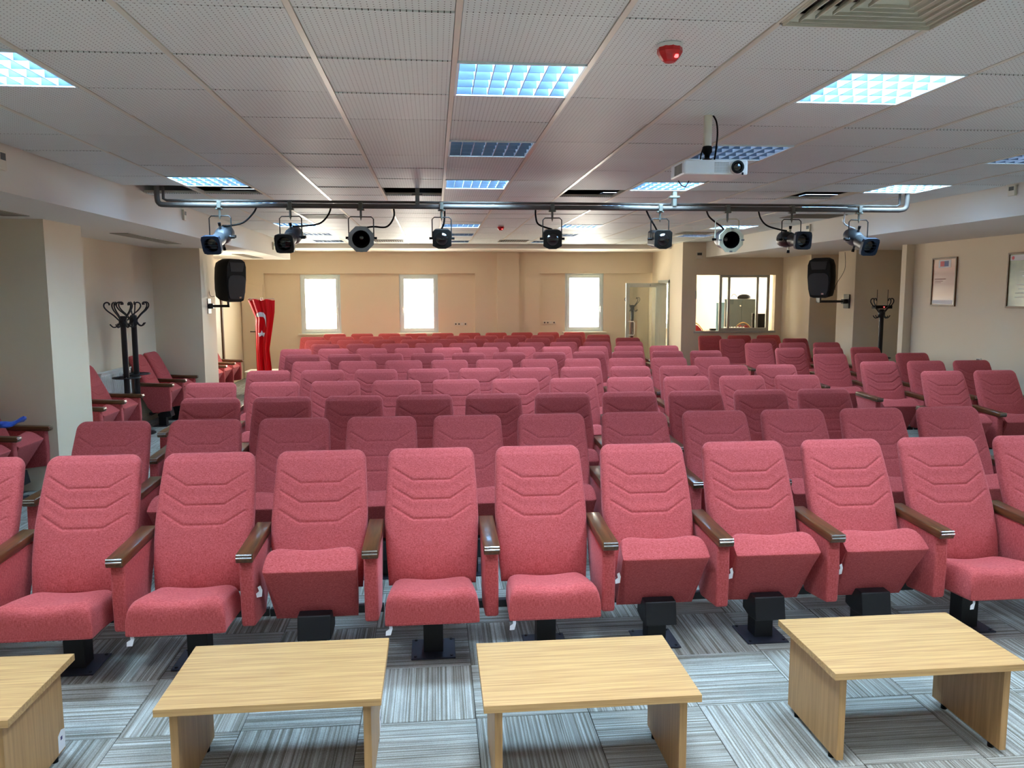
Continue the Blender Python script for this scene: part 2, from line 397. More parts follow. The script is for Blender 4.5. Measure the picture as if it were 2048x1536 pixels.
for gi in range(len(GX) - 1):
    i = gi - 4
    for gj in range(len(GY) - 1):
        y0, y1 = GY[gj], GY[gj + 1]
        if is_lamp(i, y0) or is_open(i, y0) or (i == 3 and abs(y0 - 2.385) < .02): continue
        x0, x1 = max(GX[gi], XL), min(GX[gi + 1], XR)
        w, d = x1 - x0 - .028, y1 - y0 - .011
        if w < .05 or d < .05: continue
        z = CZ + random.uniform(0, .004)
        if 2.3 < y0 < 10.2:
            link('ceiling_tile', tile_mesh(w, d), ce, ((x0 + x1) / 2, (y0 + y1) / 2, z),
                 (random.uniform(-.009, .009), random.uniform(-.005, .005), 0))
        else:
            far.box((x0 + x1) / 2 - w / 2, (x0 + x1) / 2 + w / 2, (y0 + y1) / 2 - d / 2, (y0 + y1) / 2 + d / 2, z, z + .014)
o = part('far_ceiling_tiles', far, M['tile'], ce); o['kind'] = 'stuff'
# ---- soffits / bulkhead
struct('trim_1', MB().box(-4.5, XL, -4.2, 16.4, ZSL, 3.1), M['soffit'])
struct('trim_2', MB().box(XR, 8.4, -4.2, 15.6, ZSR, 3.1), M['soffit'])
struct('trim_3', MB().box(-4.5, 5.0, 16.4, 17.85, 2.76, 3.1), M['soffit'])
# ---- walls
def wall_holes(mb, axis, a0, a1, t0, t1, z0, z1, holes):
    """wall running along axis ('x' or 'y') from a0 to a1, thickness t0..t1, with (b0,b1,zb,zt) holes"""
    def bx(p0, p1, q0, q1):
        if p1 - p0 < 1e-4 or q1 - q0 < 1e-4: return
        if axis == 'x': mb.box(p0, p1, t0, t1, q0, q1)
        else: mb.box(t0, t1, p0, p1, q0, q1)
    cur = a0
    for (b0, b1, zb, zt) in sorted(holes):
        bx(cur, b0, z0, z1); bx(b0, b1, z0, zb); bx(b0, b1, zt, z1); cur = b1
    bx(cur, a1, z0, z1)
WINS = [(-2.94, -2.07, .97, 2.27), (-.78, .08, .97, 2.27), (2.96, 3.85, .97, 2.29)]
wb = MB()
wb.box(-4.5, 5.1, BY, 18.15, 2.29, 3.1)
wb.box(-4.5, -3.70, BY, 18.15, 0, 2.29); wb.box(.91, 2.36, BY, 18.15, 0, 2.29)
wall_holes(wb, 'x', -3.70, .91, BY + .1, 18.15, 0, 2.29, WINS[:2])
wall_holes(wb, 'x', 2.36, 5.1, BY + .1, 18.15, 0, 2.29, WINS[2:])
wb.box(1.40, 1.89, BY - .09, BY, 0, 2.76)
struct('wall_back', wb, M['wall'])
LW = (13.5, 14.3, 1.2, 2.2)  # opening for the added left window, hidden behind the second pillar
wl = MB(); wall_holes(wl, 'y', -4.3, 17.8, -4.5, -4.2, 0, 3.1, [LW])
wl.box(-4.2, -3.55, 7.72, 8.5, 0, ZSL); wl.box(-4.2, -3.5, 12.40, 13.15, 0, ZSL)
struct('wall_left', wl, M['wall'], bevel=0)
wr = MB()
wr.box(7.15, 8.4, -4.3, 11.30, 0, ZSR); wr.box(7.02, 8.4, 11.30, 11.42, 0, ZSR)
wr.box(8.0, 8.4, 11.42, 12.8, 0, ZSR)
wr.box(7.06, 8.4, 12.8, 13.38, 0, ZSR); wr.box(8.0, 8.4, 13.38, 14.4, 0, ZSR); wr.box(7.06, 8.4, 14.4, 15.6, 0, ZSR)
struct('wall_right', wr, M['wall'])
# the wall behind the camera
wf = MB(); FW = []
wall_holes(wf, 'x', -4.5, 8.4, -4.3, -4.1, 0, 3.1, FW)
struct('wall_front', wf, M['wall'])
# booth partition
ws = MB()
wall_holes(ws, 'y', 15.6, BY, 4.96, 5.1, 0, 3.1, [(16.5, 17.2, 0, 2.07)])
wall_holes(ws, 'x', 5.1, 7.06, 15.6, 15.72, 0, 3.1, [(5.26, 6.91, 1.07, 2.2)])
struct('wall_booth', ws, M['wall'])
wbr = MB()
wall_holes(wbr, 'x', 5.0, 8.6, 18.9, 19.1, 0, 3.1, [(5.22, 6.0, 1.0, 2.15)])
wall_holes(wbr, 'y', 15.6, 19.1, 8.4, 8.6, 0, 3.1, [(17.4, 18.5, 1.2, 2.3)])  # right-hand opening is added out of view to let daylight into the booth
wbr.box(4.9, 5.06, 18.15, 18.9, 0, 3.1)
struct('wall_booth_rear', wbr, M['wall'])
struct('trim_4', MB().box(5.1, 8.4, 15.72, 18.9, 2.8, 3.1), M['soffit'])
# baseboards
bb = MB(); bb.box(-4.2, -4.185, -4, 7.72, 0, .08); bb.box(-4.2, -4.185, 8.5, 12.4, 0, .08)
struct('baseboard_left', bb, M['cream'])
struct('baseboard_right', MB().box(7.135, 7.15, -4, 11.3, 0, .08), M['cream'])

# ---- windows
def window(n, x0, x1, z0, z1, y, handle_side, sill=True):
    t = bpy.data.objects.new('window_%d' % n, None); COL.objects.link(t); t['kind'] = 'structure'
    t.location = ((x0 + x1) / 2, y, z0)
    w, h = (x1 - x0) / 2, z1 - z0
    def ring(a, b, zb, zt, th, y0, y1):
        m = MB(); m.box(-a, -a + th, y0, y1, zb, zt); m.box(a - th, a, y0, y1, zb, zt)
        m.box(-a + th, a - th, y0, y1, zb, zb + th); m.box(-a + th, a - th, y0, y1, zt - th, zt); return m
    part('window_frame', ring(w, 0, 0, h, .05, 0, .07), M['pvc'], t, bevel=.004)
    part('window_sash', ring(w - .04, 0, .04, h - .04, .065, -.02, .05), M['pvc'], t, bevel=.005)
    part('pane', MB().box(-w + .1, w - .1, .015, .022, .1, h - .1), M['glass'], t)
    hx = handle_side * (w - .07)
    part('window_handle', MB().box(hx - .012, hx + .012, -.035, -.02, h * .42 - .03, h * .42 + .03).box(hx - .01, hx + .01, -.06, -.035, h * .42 - .005, h * .42 + .012).box(hx - .009, hx + .009, -.065, -.05, h * .42 - .11, h * .42 + .012), M['white'], t, bevel=.003)
    if sill: part('window_sill', MB().box(-w - .06, w + .06, -.14, 0, -.035, 0), M['cream'], t, bevel=.005)
    return t
window(1, *WINS[0], BY + .12, 1); window(2, *WINS[1], BY + .12, -1); window(3, *WINS[2], BY + .12, 1)
window(4, 5.22, 6.0, 1.0, 2.15, 18.92, -1)
for n, (a, b, zb, zt) in enumerate(FW): window(5 + n, a, b, zb, zt, -4.22, 1, False)
wl_ = window(9, -.4, .4, 1.2, 2.2, 0, 1, False); wl_.location = (-4.3, 13.9, 1.2); wl_.rotation_euler = (0, 0, PI / 2)  # unseen window, added to bring daylight from the left at the back
# booth interior glazing: fixed frame with sliding panes, open at both ends
wbo = bpy.data.objects.new('window_8', None); COL.objects.link(wbo); wbo['kind'] = 'structure'; wbo.location = (0, 15.62, 0)
m = MB()
for a, b in ((5.75, 5.80), (6.74, 6.80)): m.box(a, b, 0, .05, 1.07, 2.2)
m.box(5.80, 6.74, 0, .05, 1.07, 1.13); m.box(5.80, 6.74, 0, .05, 2.15, 2.2)
part('window_frame', m, M['alu_frame'], wbo, bevel=.003)
part('window_sill', MB().box(5.22, 6.93, -.05, .12, 1.03, 1.07), M['alu_frame'], wbo, bevel=.003)
part('mullion', MB().box(5.93, 5.98, .02, .06, 1.13, 2.15), M['alu_frame'], wbo, bevel=.003)
part('mullion', MB().box(6.53, 6.58, .02, .06, 1.13, 2.15), M['alu_frame'], wbo, bevel=.003)
part('pane', MB().box(5.98, 6.53, .035, .041, 1.13, 2.15), M['glass'], wbo)
part('window_latch', MB().box(5.235, 5.262, -.03, 0, 1.72, 1.88), M['alu_frame'], wbo, bevel=.003)
# ---- doors
d1 = bpy.data.objects.new('door_1', None); COL.objects.link(d1); d1['kind'] = 'structure'; d1.location = (-4.2, 15.6, 0)
m = MB(); m.box(0, .05, -.52, -.44, 0, 2.12); m.box(0, .05, .44, .52, 0, 2.12); m.box(0, .05, -.44, .44, 2.04, 2.12)
part('door_frame', m, M['brown_wood'], d1, bevel=.004); part('door_leaf', MB().box(0, .02, -.44, .44, 0, 2.04), M['cream'], d1)
d2 = bpy.data.objects.new('door_2', None); COL.objects.link(d2); d2['kind'] = 'structure'; d2.location = (-3.98, BY, 0)
part('door_leaf', MB().box(-.2, .26, -.03, 0, 0, 2.05), M['wall'], d2, bevel=.004)
part('door_handle', MB().cyl((-.02, -.03, 1.03), (-.02, -.07, 1.03), .012, n=10).box(-.03, .12, -.085, -.065, 1.02, 1.04), M['black'], d2)
d3 = bpy.data.objects.new('door_3', None); COL.objects.link(d3); d3['kind'] = 'structure'; d3.location = (4.95, 17.18, 0); d3.rotation_euler = (0, 0, .03)
m = MB(); m.box(-.76, -.68, -.02, .02, 0.01, 2.06); m.box(-.08, 0, -.02, .02, .01, 2.06); m.box(-.68, -.08, -.02, .02, 1.97, 2.06); m.box(-.68, -.08, -.02, .02, .01, .2)
part('door_frame', m, M['alu_frame'], d3, bevel=.004)
part('pane', MB().box(-.68, -.08, -.004, .004, .2, 1.97), M['glass_door'], d3)
part('door_handle', MB().tube([(-.70, -.02, 1.22), (-.70, -.07, 1.22), (-.60, -.075, 1.22), (-.58, -.075, 1.19), (-.58, -.075, .95), (-.60, -.075, .92), (-.70, -.07, .92), (-.70, -.02, .92)], .012), M['white'], d3, smooth=True)
part('door_closer', MB().box(-.22, -.02, -.07, -.02, 1.99, 2.04), M['alu_frame'], d3, bevel=.004)
m = MB(); m.box(4.94, 5.12, 16.44, 16.52, 0, 2.1); m.box(4.94, 5.12, 17.18, 17.26, 0, 2.1); m.box(4.94, 5.12, 16.44, 17.26, 2.05, 2.12)
struct('trim_5', m, M['alu_frame'], bevel=.003)

# ================================================================== CEILING LUMINAIRES
def make_luminaire():
    t = thing('ceiling_light', 'x', 'ceiling light', group='square louvred ceiling lights')
    h = .29
    f = MB(); f.box(-h, h, -h, -h + .012, -.004, .128); f.box(-h, h, h - .012, h, -.004, .128); f.box(-h, -h + .012, -h, h, -.004, .128); f.box(h - .012, h, -h, h, -.004, .128)
    part('frame', f, M['pvc'], t); part('reflector', MB().box(-h, h, -h, h, .130, .135), M['alu'], t)
    lv = MB()
    for k in range(5):           # longitudinal V blades, running across the room
        y = -h + .012 + k * (2 * h - .024) / 4
        lv.prism_x([(y - .002, .003), (y + .002, .003), (y + .011, .090), (y - .011, .090)], -h + .012, h - .012)
    part('louvre_rail', lv, M['alu'], t)
    cr = MB()
    for k in range(8):           # cross blades
        x = -h + .012 + k * (2 * h - .024) / 7
        cr.prism_y([(x - .0022, 0), (x + .0022, 0), (x + .004, .036), (x - .004, .036)], -h + .012, h - .012)
    part('louvre_blade', cr, M['alu_blade'], t)
    return t
lum_on = make_luminaire()
tb = MB()
for k in range(4): tb.cyl((-.27, -.21 + .14 * k, .111), (.27, -.21 + .14 * k, .111), .011, n=8)
tube_me_on = tb.mesh('tube', TUBE_ON, True); tube_me_off = tb.mesh('tube', TUBE_OFF, True)
colname = {-3: 'left-hand', 1: 'second', 4: 'third', 8: 'right-hand'}
rowname = {3.585: 'nearest', 5.385: 'second', 7.185: 'third', 8.985: 'fourth', 11.685: 'fifth', 13.485: 'sixth', 15.285: 'farthest'}
first = True
for ry, lit in lamp_rows:
    for i in sorted(LAMPX):
        cx, cyy = -0.498 + .6 * i + .3, ry + .3
        if i == 8 and ry > 15.2: continue
        on = lit
        if i == -3 and abs(ry - 5.385) < .01: continue
        lab = '%s square louvred ceiling light in the %s column, %s row from the front' % ('bluish lit' if on else 'unlit', colname[i], rowname.get(ry, 'out-of-view'))
        if ry < 3: lab = 'lit square louvred ceiling light %s, %s column' % ({1.785: 'just ahead of the camera', -.015: 'right above the camera', -1.815: 'behind the camera'}[ry], colname[i])
        if first: o = lum_on; o.location = (cx, cyy, CZ); o['label'] = lab; first = False
        else: o = copy_tree(lum_on, (cx, cyy, CZ), 0, lab, 'square louvred ceiling lights')
        link('tube', tube_me_on if on else tube_me_off, o)
        if on:
            ld = bpy.data.lights.new('luminaire_light', 'AREA'); ld.shape = 'SQUARE'; ld.size = .54
            ld.energy = LAMP_POWER * (0.9 if ry < 3 else 1.0); ld.color = FRONT_LAMP_COLOR if ry < 2 else LAMP_COLOR; ld.spread = math.radians(176)
            lo = bpy.data.objects.new('luminaire_light', ld); COL.objects.link(lo); lo.location = (cx, cyy, CZ + .0975)
# unseen lamp added to brighten the booth interior
for c_ in ((6.4, 17.2),):
    ld = bpy.data.lights.new('booth_fill_light', 'AREA'); ld.size = .6; ld.energy = 3; ld.color = (1, .93, .8)
    lo = bpy.data.objects.new('booth_fill_light', ld); COL.objects.link(lo); lo.location = (c_[0], c_[1], 2.78)
# daylight portals in the window openings
def portal(x, y, z, sx, sz, rz, rx=PI / 2):
    ld = bpy.data.lights.new('portal', 'AREA'); ld.shape = 'RECTANGLE'; ld.size = sx; ld.size_y = sz; ld.cycles.is_portal = True
    lo = bpy.data.objects.new('portal', ld); COL.objects.link(lo); lo.location = (x, y, z); lo.rotation_euler = (rx, 0, rz)
for a, b, zb, zt in WINS: portal((a + b) / 2, 18.16, (zb + zt) / 2, b - a, zt - zb, PI)
for a, b, zb, zt in FW: portal((a + b) / 2, -4.32, (zb + zt) / 2, b - a, zt - zb, 0)
portal(8.62, 17.95, 1.75, 1.1, 1.1, PI / 2)  # the added booth opening
portal(-4.52, 13.9, 1.7, .8, 1.0, -PI / 2)  # the added left window

# ================================================================== AUDITORIUM SEATS
def lerp(a, b, t): return a + (b - a) * t
def pchip(tab, x):
    for i in range(len(tab) - 1):
        if x <= tab[i + 1][0]:
            t = (x - tab[i][0]) / (tab[i + 1][0] - tab[i][0]); t = max(0, min(1, t))
            return lerp(tab[i][1], tab[i + 1][1], t)
    return tab[-1][1]
def edge_samples(n, k=2.0):
    out = []
    for i in range(n + 1):
        t = -1 + 2 * i / n; out.append(math.copysign(1 - (1 - abs(t)) ** k if abs(t) > 0 else 0, t))
    return out
def seat_back_mesh():
    zb, zt = .33, 1.0
    def dense(n):
        us = [-1, -.997, -.988, -.97, -.945]; inner = n - 8
        us += [-.92 + 1.84 * i / inner for i in range(inner + 1)]
        return us + [.945, .97, .988, .997, 1]
    U = dense(112); V = dense(150)
    nu, nv = len(U), len(V)
    ymid = [(.33, .060), (.45, .098), (.6, .158), (.75, .228), (.88, .288), (1.0, .345)]
    TH = [(.33, .075), (.5, .105), (.8, .10), (1.0, .085)]
    HW = [(.33, .226), (.5, .240), (.66, .249), (.8, .244), (1.0, .232)]
    # smooth table lookup
    def sm(tab, x): return (pchip(tab, x - .03) + pchip(tab, x) + pchip(tab, x + .03)) / 3
    n = 7.0
    segs = []
    for gz in (.832, .738, .644):
        segs.append(((-.100, gz), (.100, gz)))
        segs.append(((.100, gz), (.205, gz + .062))); segs.append(((-.100, gz), (-.205, gz + .062)))
    def gd(x, z):
        best = 9
        for (ax, az), (bx, bz) in segs:
            dx, dz = bx - ax, bz - az; t = max(0, min(1, ((x - ax) * dx + (z - az) * dz) / (dx * dx + dz * dz)))
            best = min(best, math.hypot(x - ax - t * dx, z - az - t * dz))
        return best
    vs = []
    for side in (0, 1):
        for v in V:
            z0 = lerp(zb, zt, (v + 1) / 2)
            y = sm(ymid, z0); T = sm(TH, z0); hw = sm(HW, z0)
            r = .05; d = zt - z0
            if d < r: hw = hw - r + math.sqrt(max(0, r * r - (r - d) ** 2)) * .98 + .001
            for u in U:
                e = max(0, (1 - abs(u) ** n) * (1 - abs(v) ** n)) ** (1 / 3.2)
                x = u * hw
                crown = .012 * (1 - u * u)
                if side == 0:
                    g = gd(x, z0); off = -(T / 2) * e - crown * .3 + .0047 * math.exp(-(g / .0042) ** 2) - (.0015 * math.exp(-((g - .02) / .018) ** 2) if e > .9 else 0)
                    # head cushion slightly concave across the middle, lumbar slightly proud
                    off += .006 * math.exp(-((z0 - .75) / .12) ** 2) * (1 - u * u)
                else: off = (T / 2) * e
                vs.append((x, y + off * .93, z0 + off * -.0 + (-.36 * off if d > r else -.36 * off * d / r)))
    fs = []
    N = nu * nv
    for j in range(nv - 1):
        for i in range(nu - 1):
            a = j * nu + i
            fs.append((a, a + 1, a + nu + 1, a + nu)); fs.append((N + a, N + a + nu, N + a + nu + 1, N + a + 1))
    me = bpy.data.meshes.new('backrest'); me.from_pydata(vs, [], fs)
    bm = bmesh.new(); bm.from_mesh(me); bmesh.ops.remove_doubles(bm, verts=bm.verts, dist=.0004); bmesh.ops.recalc_face_normals(bm, faces=bm.faces)
    bm.to_mesh(me); bm.free()
    for p in me.polygons: p.use_smooth = True
    me.materials.append(M['fabric']); return me
def seat_pad_mesh(raised):
    U = [-1, -.998, -.99, -.97, -.94] + [-.9 + 1.8 * i / 16 for i in range(17)] + [.94, .97, .99, .998, 1]
    V = [-1, -.998, -.99, -.97, -.94] + [-.9 + 1.8 * i / 14 for i in range(15)] + [.94, .97, .99, .998, 1]
    nu, nv = len(U), len(V); vs = []; n = 9.0
    a = math.radians(50) if raised else 0
    hy, hz = .02, .27
    for side in (0, 1):
        for v in V:
            s = (v + 1) / 2; y = lerp(-.350, .03, s)
            if side == 1: y = lerp(-.352, .01, s)
            ztop = lerp(.458, .392, s) + .004 * math.sin(s * PI)
            zbot = lerp(.283, .232, s)
            zm = zbot + .016; Tt = ztop - zm
            for u in U:
                e = max(0, (1 - abs(u) ** n) * (1 - abs(v) ** n)) ** (1 / (4.2 if side == 0 else 10))
                if side == 0:
                    hw = lerp(.224, .205, s); z = zm + Tt * e - .022 * math.cos(u * PI / 2) ** 2 * e * (1 - .35 * s)
                    if v < 0: y += .0
                else:
                    hw = lerp(.222, .168, s); z = zm - .016 * e
                mid = .223 - .018 * s
                x = u * lerp(mid if side == 0 else lerp(.223, .185, s), hw, e)
                # front lip: bottom pulled back
                yy = y
                dy, dz = yy - hy, z - hz
                if raised:
                    ny = dy * math.cos(a) + dz * math.sin(a); nz2 = -dy * math.sin(a) + dz * math.cos(a)
                    vs.append((x, hy + ny - .0, hz + nz2 - .05))
                else: vs.append((x, yy, z))
    fs = []; N = nu * nv
    for j in range(nv - 1):
        for i in range(nu - 1):
            q = j * nu + i
            fs.append((q, q + 1, q + nu + 1, q + nu)); fs.append((N + q, N + q + nu, N + q + nu + 1, N + q + 1))
    # skirt between the two shells
    ring = [(0, i) for i in range(nu)] + [(j, nu - 1) for j in range(1, nv)] + [(nv - 1, i) for i in range(nu - 2, -1, -1)] + [(j, 0) for j in range(nv - 2, 0, -1)]
    idx = [j * nu + i for j, i in ring]
    for k in range(len(idx)):
        p, q = idx[k], idx[(k + 1) % len(idx)]; fs.append((p, q, N + q, N + p))
    me = bpy.data.meshes.new('seat_pad'); me.from_pydata(vs, [], fs)
    bm = bmesh.new(); bm.from_mesh(me); bmesh.ops.remove_doubles(bm, verts=bm.verts, dist=.0003); bmesh.ops.recalc_face_normals(bm, faces=bm.faces)
    bm.to_mesh(me); bm.free()
    for p in me.polygons: p.use_smooth = True
    try: me.set_sharp_from_angle(angle=1.0)
    except Exception: pass
    me.materials.append(M['fabric']); return me
ME = {}
ME['back'] = seat_back_mesh(); ME['pad0'] = seat_pad_mesh(False); ME['pad1'] = seat_pad_mesh(True)
ME['panel'] = MB().prism_x([(-.205, .585), (-.212, .42), (-.205, .250), (.03, .222), (.10, .30), (.245, .60)], -.034, .034).mesh('side_panel', M['fabric'], True, .014, 3)
ME['arm'] = MB().prism_x([(-.240, .578), (-.248, .598), (-.240, .622), (.0, .632), (.225, .645), (.235, .600)], -.040, .040).mesh('armrest', M['arm_wood'], True, .006, 2)
c = MB(); c.cyl((-.036, -.2475, .605), (.036, -.2475, .605), .0045, n=8); c.cyl((-.036, -.243, .618), (.036, -.243, .618), .0045, n=8)
ME['strip'] = c.mesh('trim_strip', M['chrome'], True)
ME['post'] = MB().box(-.05, .05, -.05, .05, .008, .27).mesh('post', M['black'], False, .004)
b_ = MB(); b_.prism_x([(-.11, .255), (-.135, .135), (-.03, .125), (.05, .14), (.05, .262)], -.082, .082)
ME['bracket'] = b_.mesh('bracket', M['black'], False, .006)
ME['bracket0'] = MB().box(-.082, .082, -.08, .06, .195, .30).mesh('bracket', M['black'], False, .006)
p_ = MB().box(-.113, .113, -.118, .113, 0, .009)
ME['plate'] = p_.mesh('base_plate', M['plate'], False, .004)
bo = MB()
for sx in (-1, 1):
    for sy in (-1, 1): bo.cyl((sx * .092, sy * .095, .009), (sx * .092, sy * .095, .014), .008, n=6)
ME['bolts'] = bo.mesh('bolt', M['black'])
ME['rail'] = MB().box(-.25, .33, .07, .105, .185, .225).mesh('rail', M['black'], False, .003)
tg = MB(); tg.prism_y([(0, 0), (.012, .012), (.03, -.012), (.038, -.05), (.012, -.062), (.002, -.04), (.014, -.022)], 0, .002)
ME['tag'] = tg.mesh('paper_tag', M['paper'])
ti = MB(); ti.box(.016, .030, -.001, .0, -.048, -.040).box(.014, .026, -.001, .0, -.034, -.028)
ME['tagink'] = ti.mesh('tag_print', M['paper_ink'])

def side(t, x):
    p = link('side_panel', ME['panel'], t, (x, 0, 0)); a = link('armrest', ME['arm'], t, (x, 0, 0)); link('trim_strip', ME['strip'], a)
def make_seat(raised, left_arm=False, right_arm=True, tag=False, hw=.29):
    t = thing('auditorium_seat', 'x', 'seat')
    link('backrest', ME['back'], t)
    pd = link('seat_pad', ME['pad1' if raised else 'pad0'], t)
    if tag:
        if raised: g = link('paper_tag', ME['tag'], pd, (-.250, -.185, .44), (.1, .3, .2)); g.scale = (.85, 1, .85)
        else: g = link('paper_tag', ME['tag'], pd, (-.205, -.345, .292), (0, .5, .3)); g.scale = (.85, 1, .85)
    if right_arm: side(t, hw)
    if left_arm: side(t, -hw)
    p = link('post', ME['post'], t); link('base_plate', ME['plate'], p); link('bolt', ME['bolts'], p)
    link('bracket', ME['bracket' if raised else 'bracket0'], t); link('rail', ME['rail'], t)
    return t
ORD = ['first', 'second', 'third', 'fourth', 'fifth', 'sixth', 'seventh', 'eighth', 'ninth', 'tenth', 'eleventh', 'twelfth']
PROTO = {}
def seat(x, y, rz, raised, left_arm, label, group, tag=False, hw=.29):
    key = (raised, left_arm, tag, hw)
    if key not in PROTO:
        o = make_seat(raised, left_arm, True, tag, hw); PROTO[key] = o
        o.location = (x, y, 0); o.rotation_euler = (0, 0, rz); o['label'] = label; o['group'] = group
    else: o = copy_tree(PROTO[key], (x, y, 0), rz, label, group)
    return o
C0 = {1: (-2.378, 11), 2: (-2.143, 11), 3: (-1.835, 10), 4: (-2.138, 11), 5: (-1.835, 11), 6: (-1.550, 10), 7: (-1.845, 11), 8: (-2.139, 11),
      9: (-1.846, 10), 10: (-2.130, 11), 11: (-2.412, 11), 12: (-2.115, 10)}
PIT = {1: .587, 2: .590, 3: .581, 4: .584, 5: .583, 6: .576, 7: .580, 8: .581, 9: .582, 10: .578, 11: .574, 12: .572}
LOW1 = {0, 1, 2, 4, 5, 9}
rs = random.Random(11)
for r in range(1, 13):
    x0, cnt = C0[r]; yb = 3.955 + 1.163 * (r - 1)
    for i in range(cnt):
        if r == 1: raised = i not in LOW1
        else: raised = True
        st = 'tipped up' if raised else 'folded down'
        if r == 1: lab = 'red fabric seat, pad %s, %s from left in the front row' % (st, ORD[i])
        elif r == 12: lab = 'red fabric seat, %s from left in the rearmost row of main block' % ORD[i]
        else: lab = 'red fabric seat, %s from left in the %s row of main block' % (ORD[i], ORD[r - 1])
        jx, jr = (rs.uniform(-.004, .004), rs.uniform(-.012, .012)) if r > 1 else (0, 0)
        seat(x0 + PIT[r] * i + jx, yb + rs.uniform(-.006, .006), jr, raised, i == 0, lab, 'red seats of the main block', tag=(r == 1 and i in (1, 2, 3, 4, 5, 6, 7, 8, 9)), hw=.2915 if r < 3 else .29)
RY = [8.0, 9.22, 10.45, 11.67, 12.88, 14.08, 15.26]
for r, yc in enumerate(RY):
    for i in range(3):
        lab = 'red fabric seat, %s from left in %s row of right-hand block' % (ORD[i], ORD[r])
        raised = not (r == 0 and i == 1 and False)
        seat(5.425 + .603 * i, yc - .355, rs.uniform(-.015, .015), raised, i == 0, lab, 'red seats of the right-hand block', hw=.30)
# seats along the left wall, turned to face the aisle (+X)
def wall_seats(ys, where, group, xb=-3.835):
    for i, y in enumerate(ys):
        lab = 'red fabric seat facing the aisle %s, %s from the front' % (where, ORD[i])
        seat(xb, y, PI / 2, True, i == 0, lab, group, hw=.285)
wall_seats([6.83, 7.40], 'before first left pillar', 'left wall seats before the first pillar')
wall_seats([9.20, 9.77], 'just behind first left pillar', 'left wall seats behind the first pillar')
wall_seats([11.47, 12.04], 'beside the coat stands', 'left wall seats before the second pillar')
wall_seats([13.72, 14.31, 14.90], 'behind second pillar near flag', 'left wall seats behind the second pillar')

# ================================================================== COFFEE TABLES
def make_table():
    t = thing('coffee_table', 'x', 'table', group='low oak coffee tables')
    part('tabletop', MB().box(-.395, .395, -.2535, .2535, .372, .40), M['oak_x'], t, bevel=.0015)
    for s in (-1, 1):
        part('side_panel', MB().box(s * .34 - .014, s * .34 + .014, -.215, .215, .022, .372), M['oak_z'], t, bevel=.001)
        for q in (-1, 1): part('foot', MB().cyl((s * .34, q * .15, 0), (s * .34, q * .15, .022), .013, n=12), M['black_soft'], t)
    return t
def zs(x, y): return x * 1.014, y * 1.014
tabs = [(-1.449 - .39, 2.916, 'low oak coffee table at the left edge, only its right end in view'),
        (-.597, 2.933, 'low oak coffee table in front of third seat, second from left'),
        (.540, 2.841, 'low oak coffee table in front of the middle seats, nearest the camera'),
        (1.868, 2.941, 'low oak coffee table at the right, both its end panels in view')]
T0 = make_table()
for k, (x, y, lab) in enumerate(tabs):
    x, y = zs(x, y)
    if k == 0: T0.location = (x, y, 0); T0['label'] = lab; o = T0
    else: o = copy_tree(T0, (x, y, 0), 0, lab, 'low oak coffee tables')
    if k == 0:
        st = MB().prism_x([(0, 0), (.055, .0), (.06, .075), (.03, .085), (.002, .07)], 0, .001)
        part('sticker', st, M['paper'], o, loc=(.3545, .155, .03))
        part('sticker_print', MB().box(0, .0006, 0, .014, 0, .014), M['paper_ink'], o, loc=(.3556, .175, .075))

# ================================================================== LIGHTING BAR AND STAGE LANTERNS
BYY, BZ = 7.8, 2.675
bar = thing('lighting_bar', 'long grey steel pipe slung under the ceiling carrying nine lanterns', 'pipe', (0, BYY, BZ))
part('pipe', MB().tube(spline([(-2.56, 0, .17), (-2.56, 0, .06), (-2.545, 0, .015), (-2.49, 0, 0), (-2.2, 0, 0)], 5)[:-1] + [(-2.2, 0, 0), (4.5, 0, 0)] + spline([(4.74, 0, 0), (4.80, 0, .015), (4.82, 0, .06), (4.82, 0, .17)], 5), .024, 12), M['grey_pipe'], bar, smooth=True)
part('conduit', MB().tube([(-2.52, .05, .17), (-2.52, .05, .06), (-2.49, .05, .045), (4.74, .05, .045), (4.77, .05, .06), (4.77, .05, .17)], .013, 10), M['grey_pipe'], bar, smooth=True)
for hx in (-.15, 2.38):
    part('hanger', MB().box(hx - .02, hx + .02, -.03, .03, .02, .30).box(hx - .05, hx + .05, -.035, .035, .10, .12), M['clamp'], bar, bevel=.003)
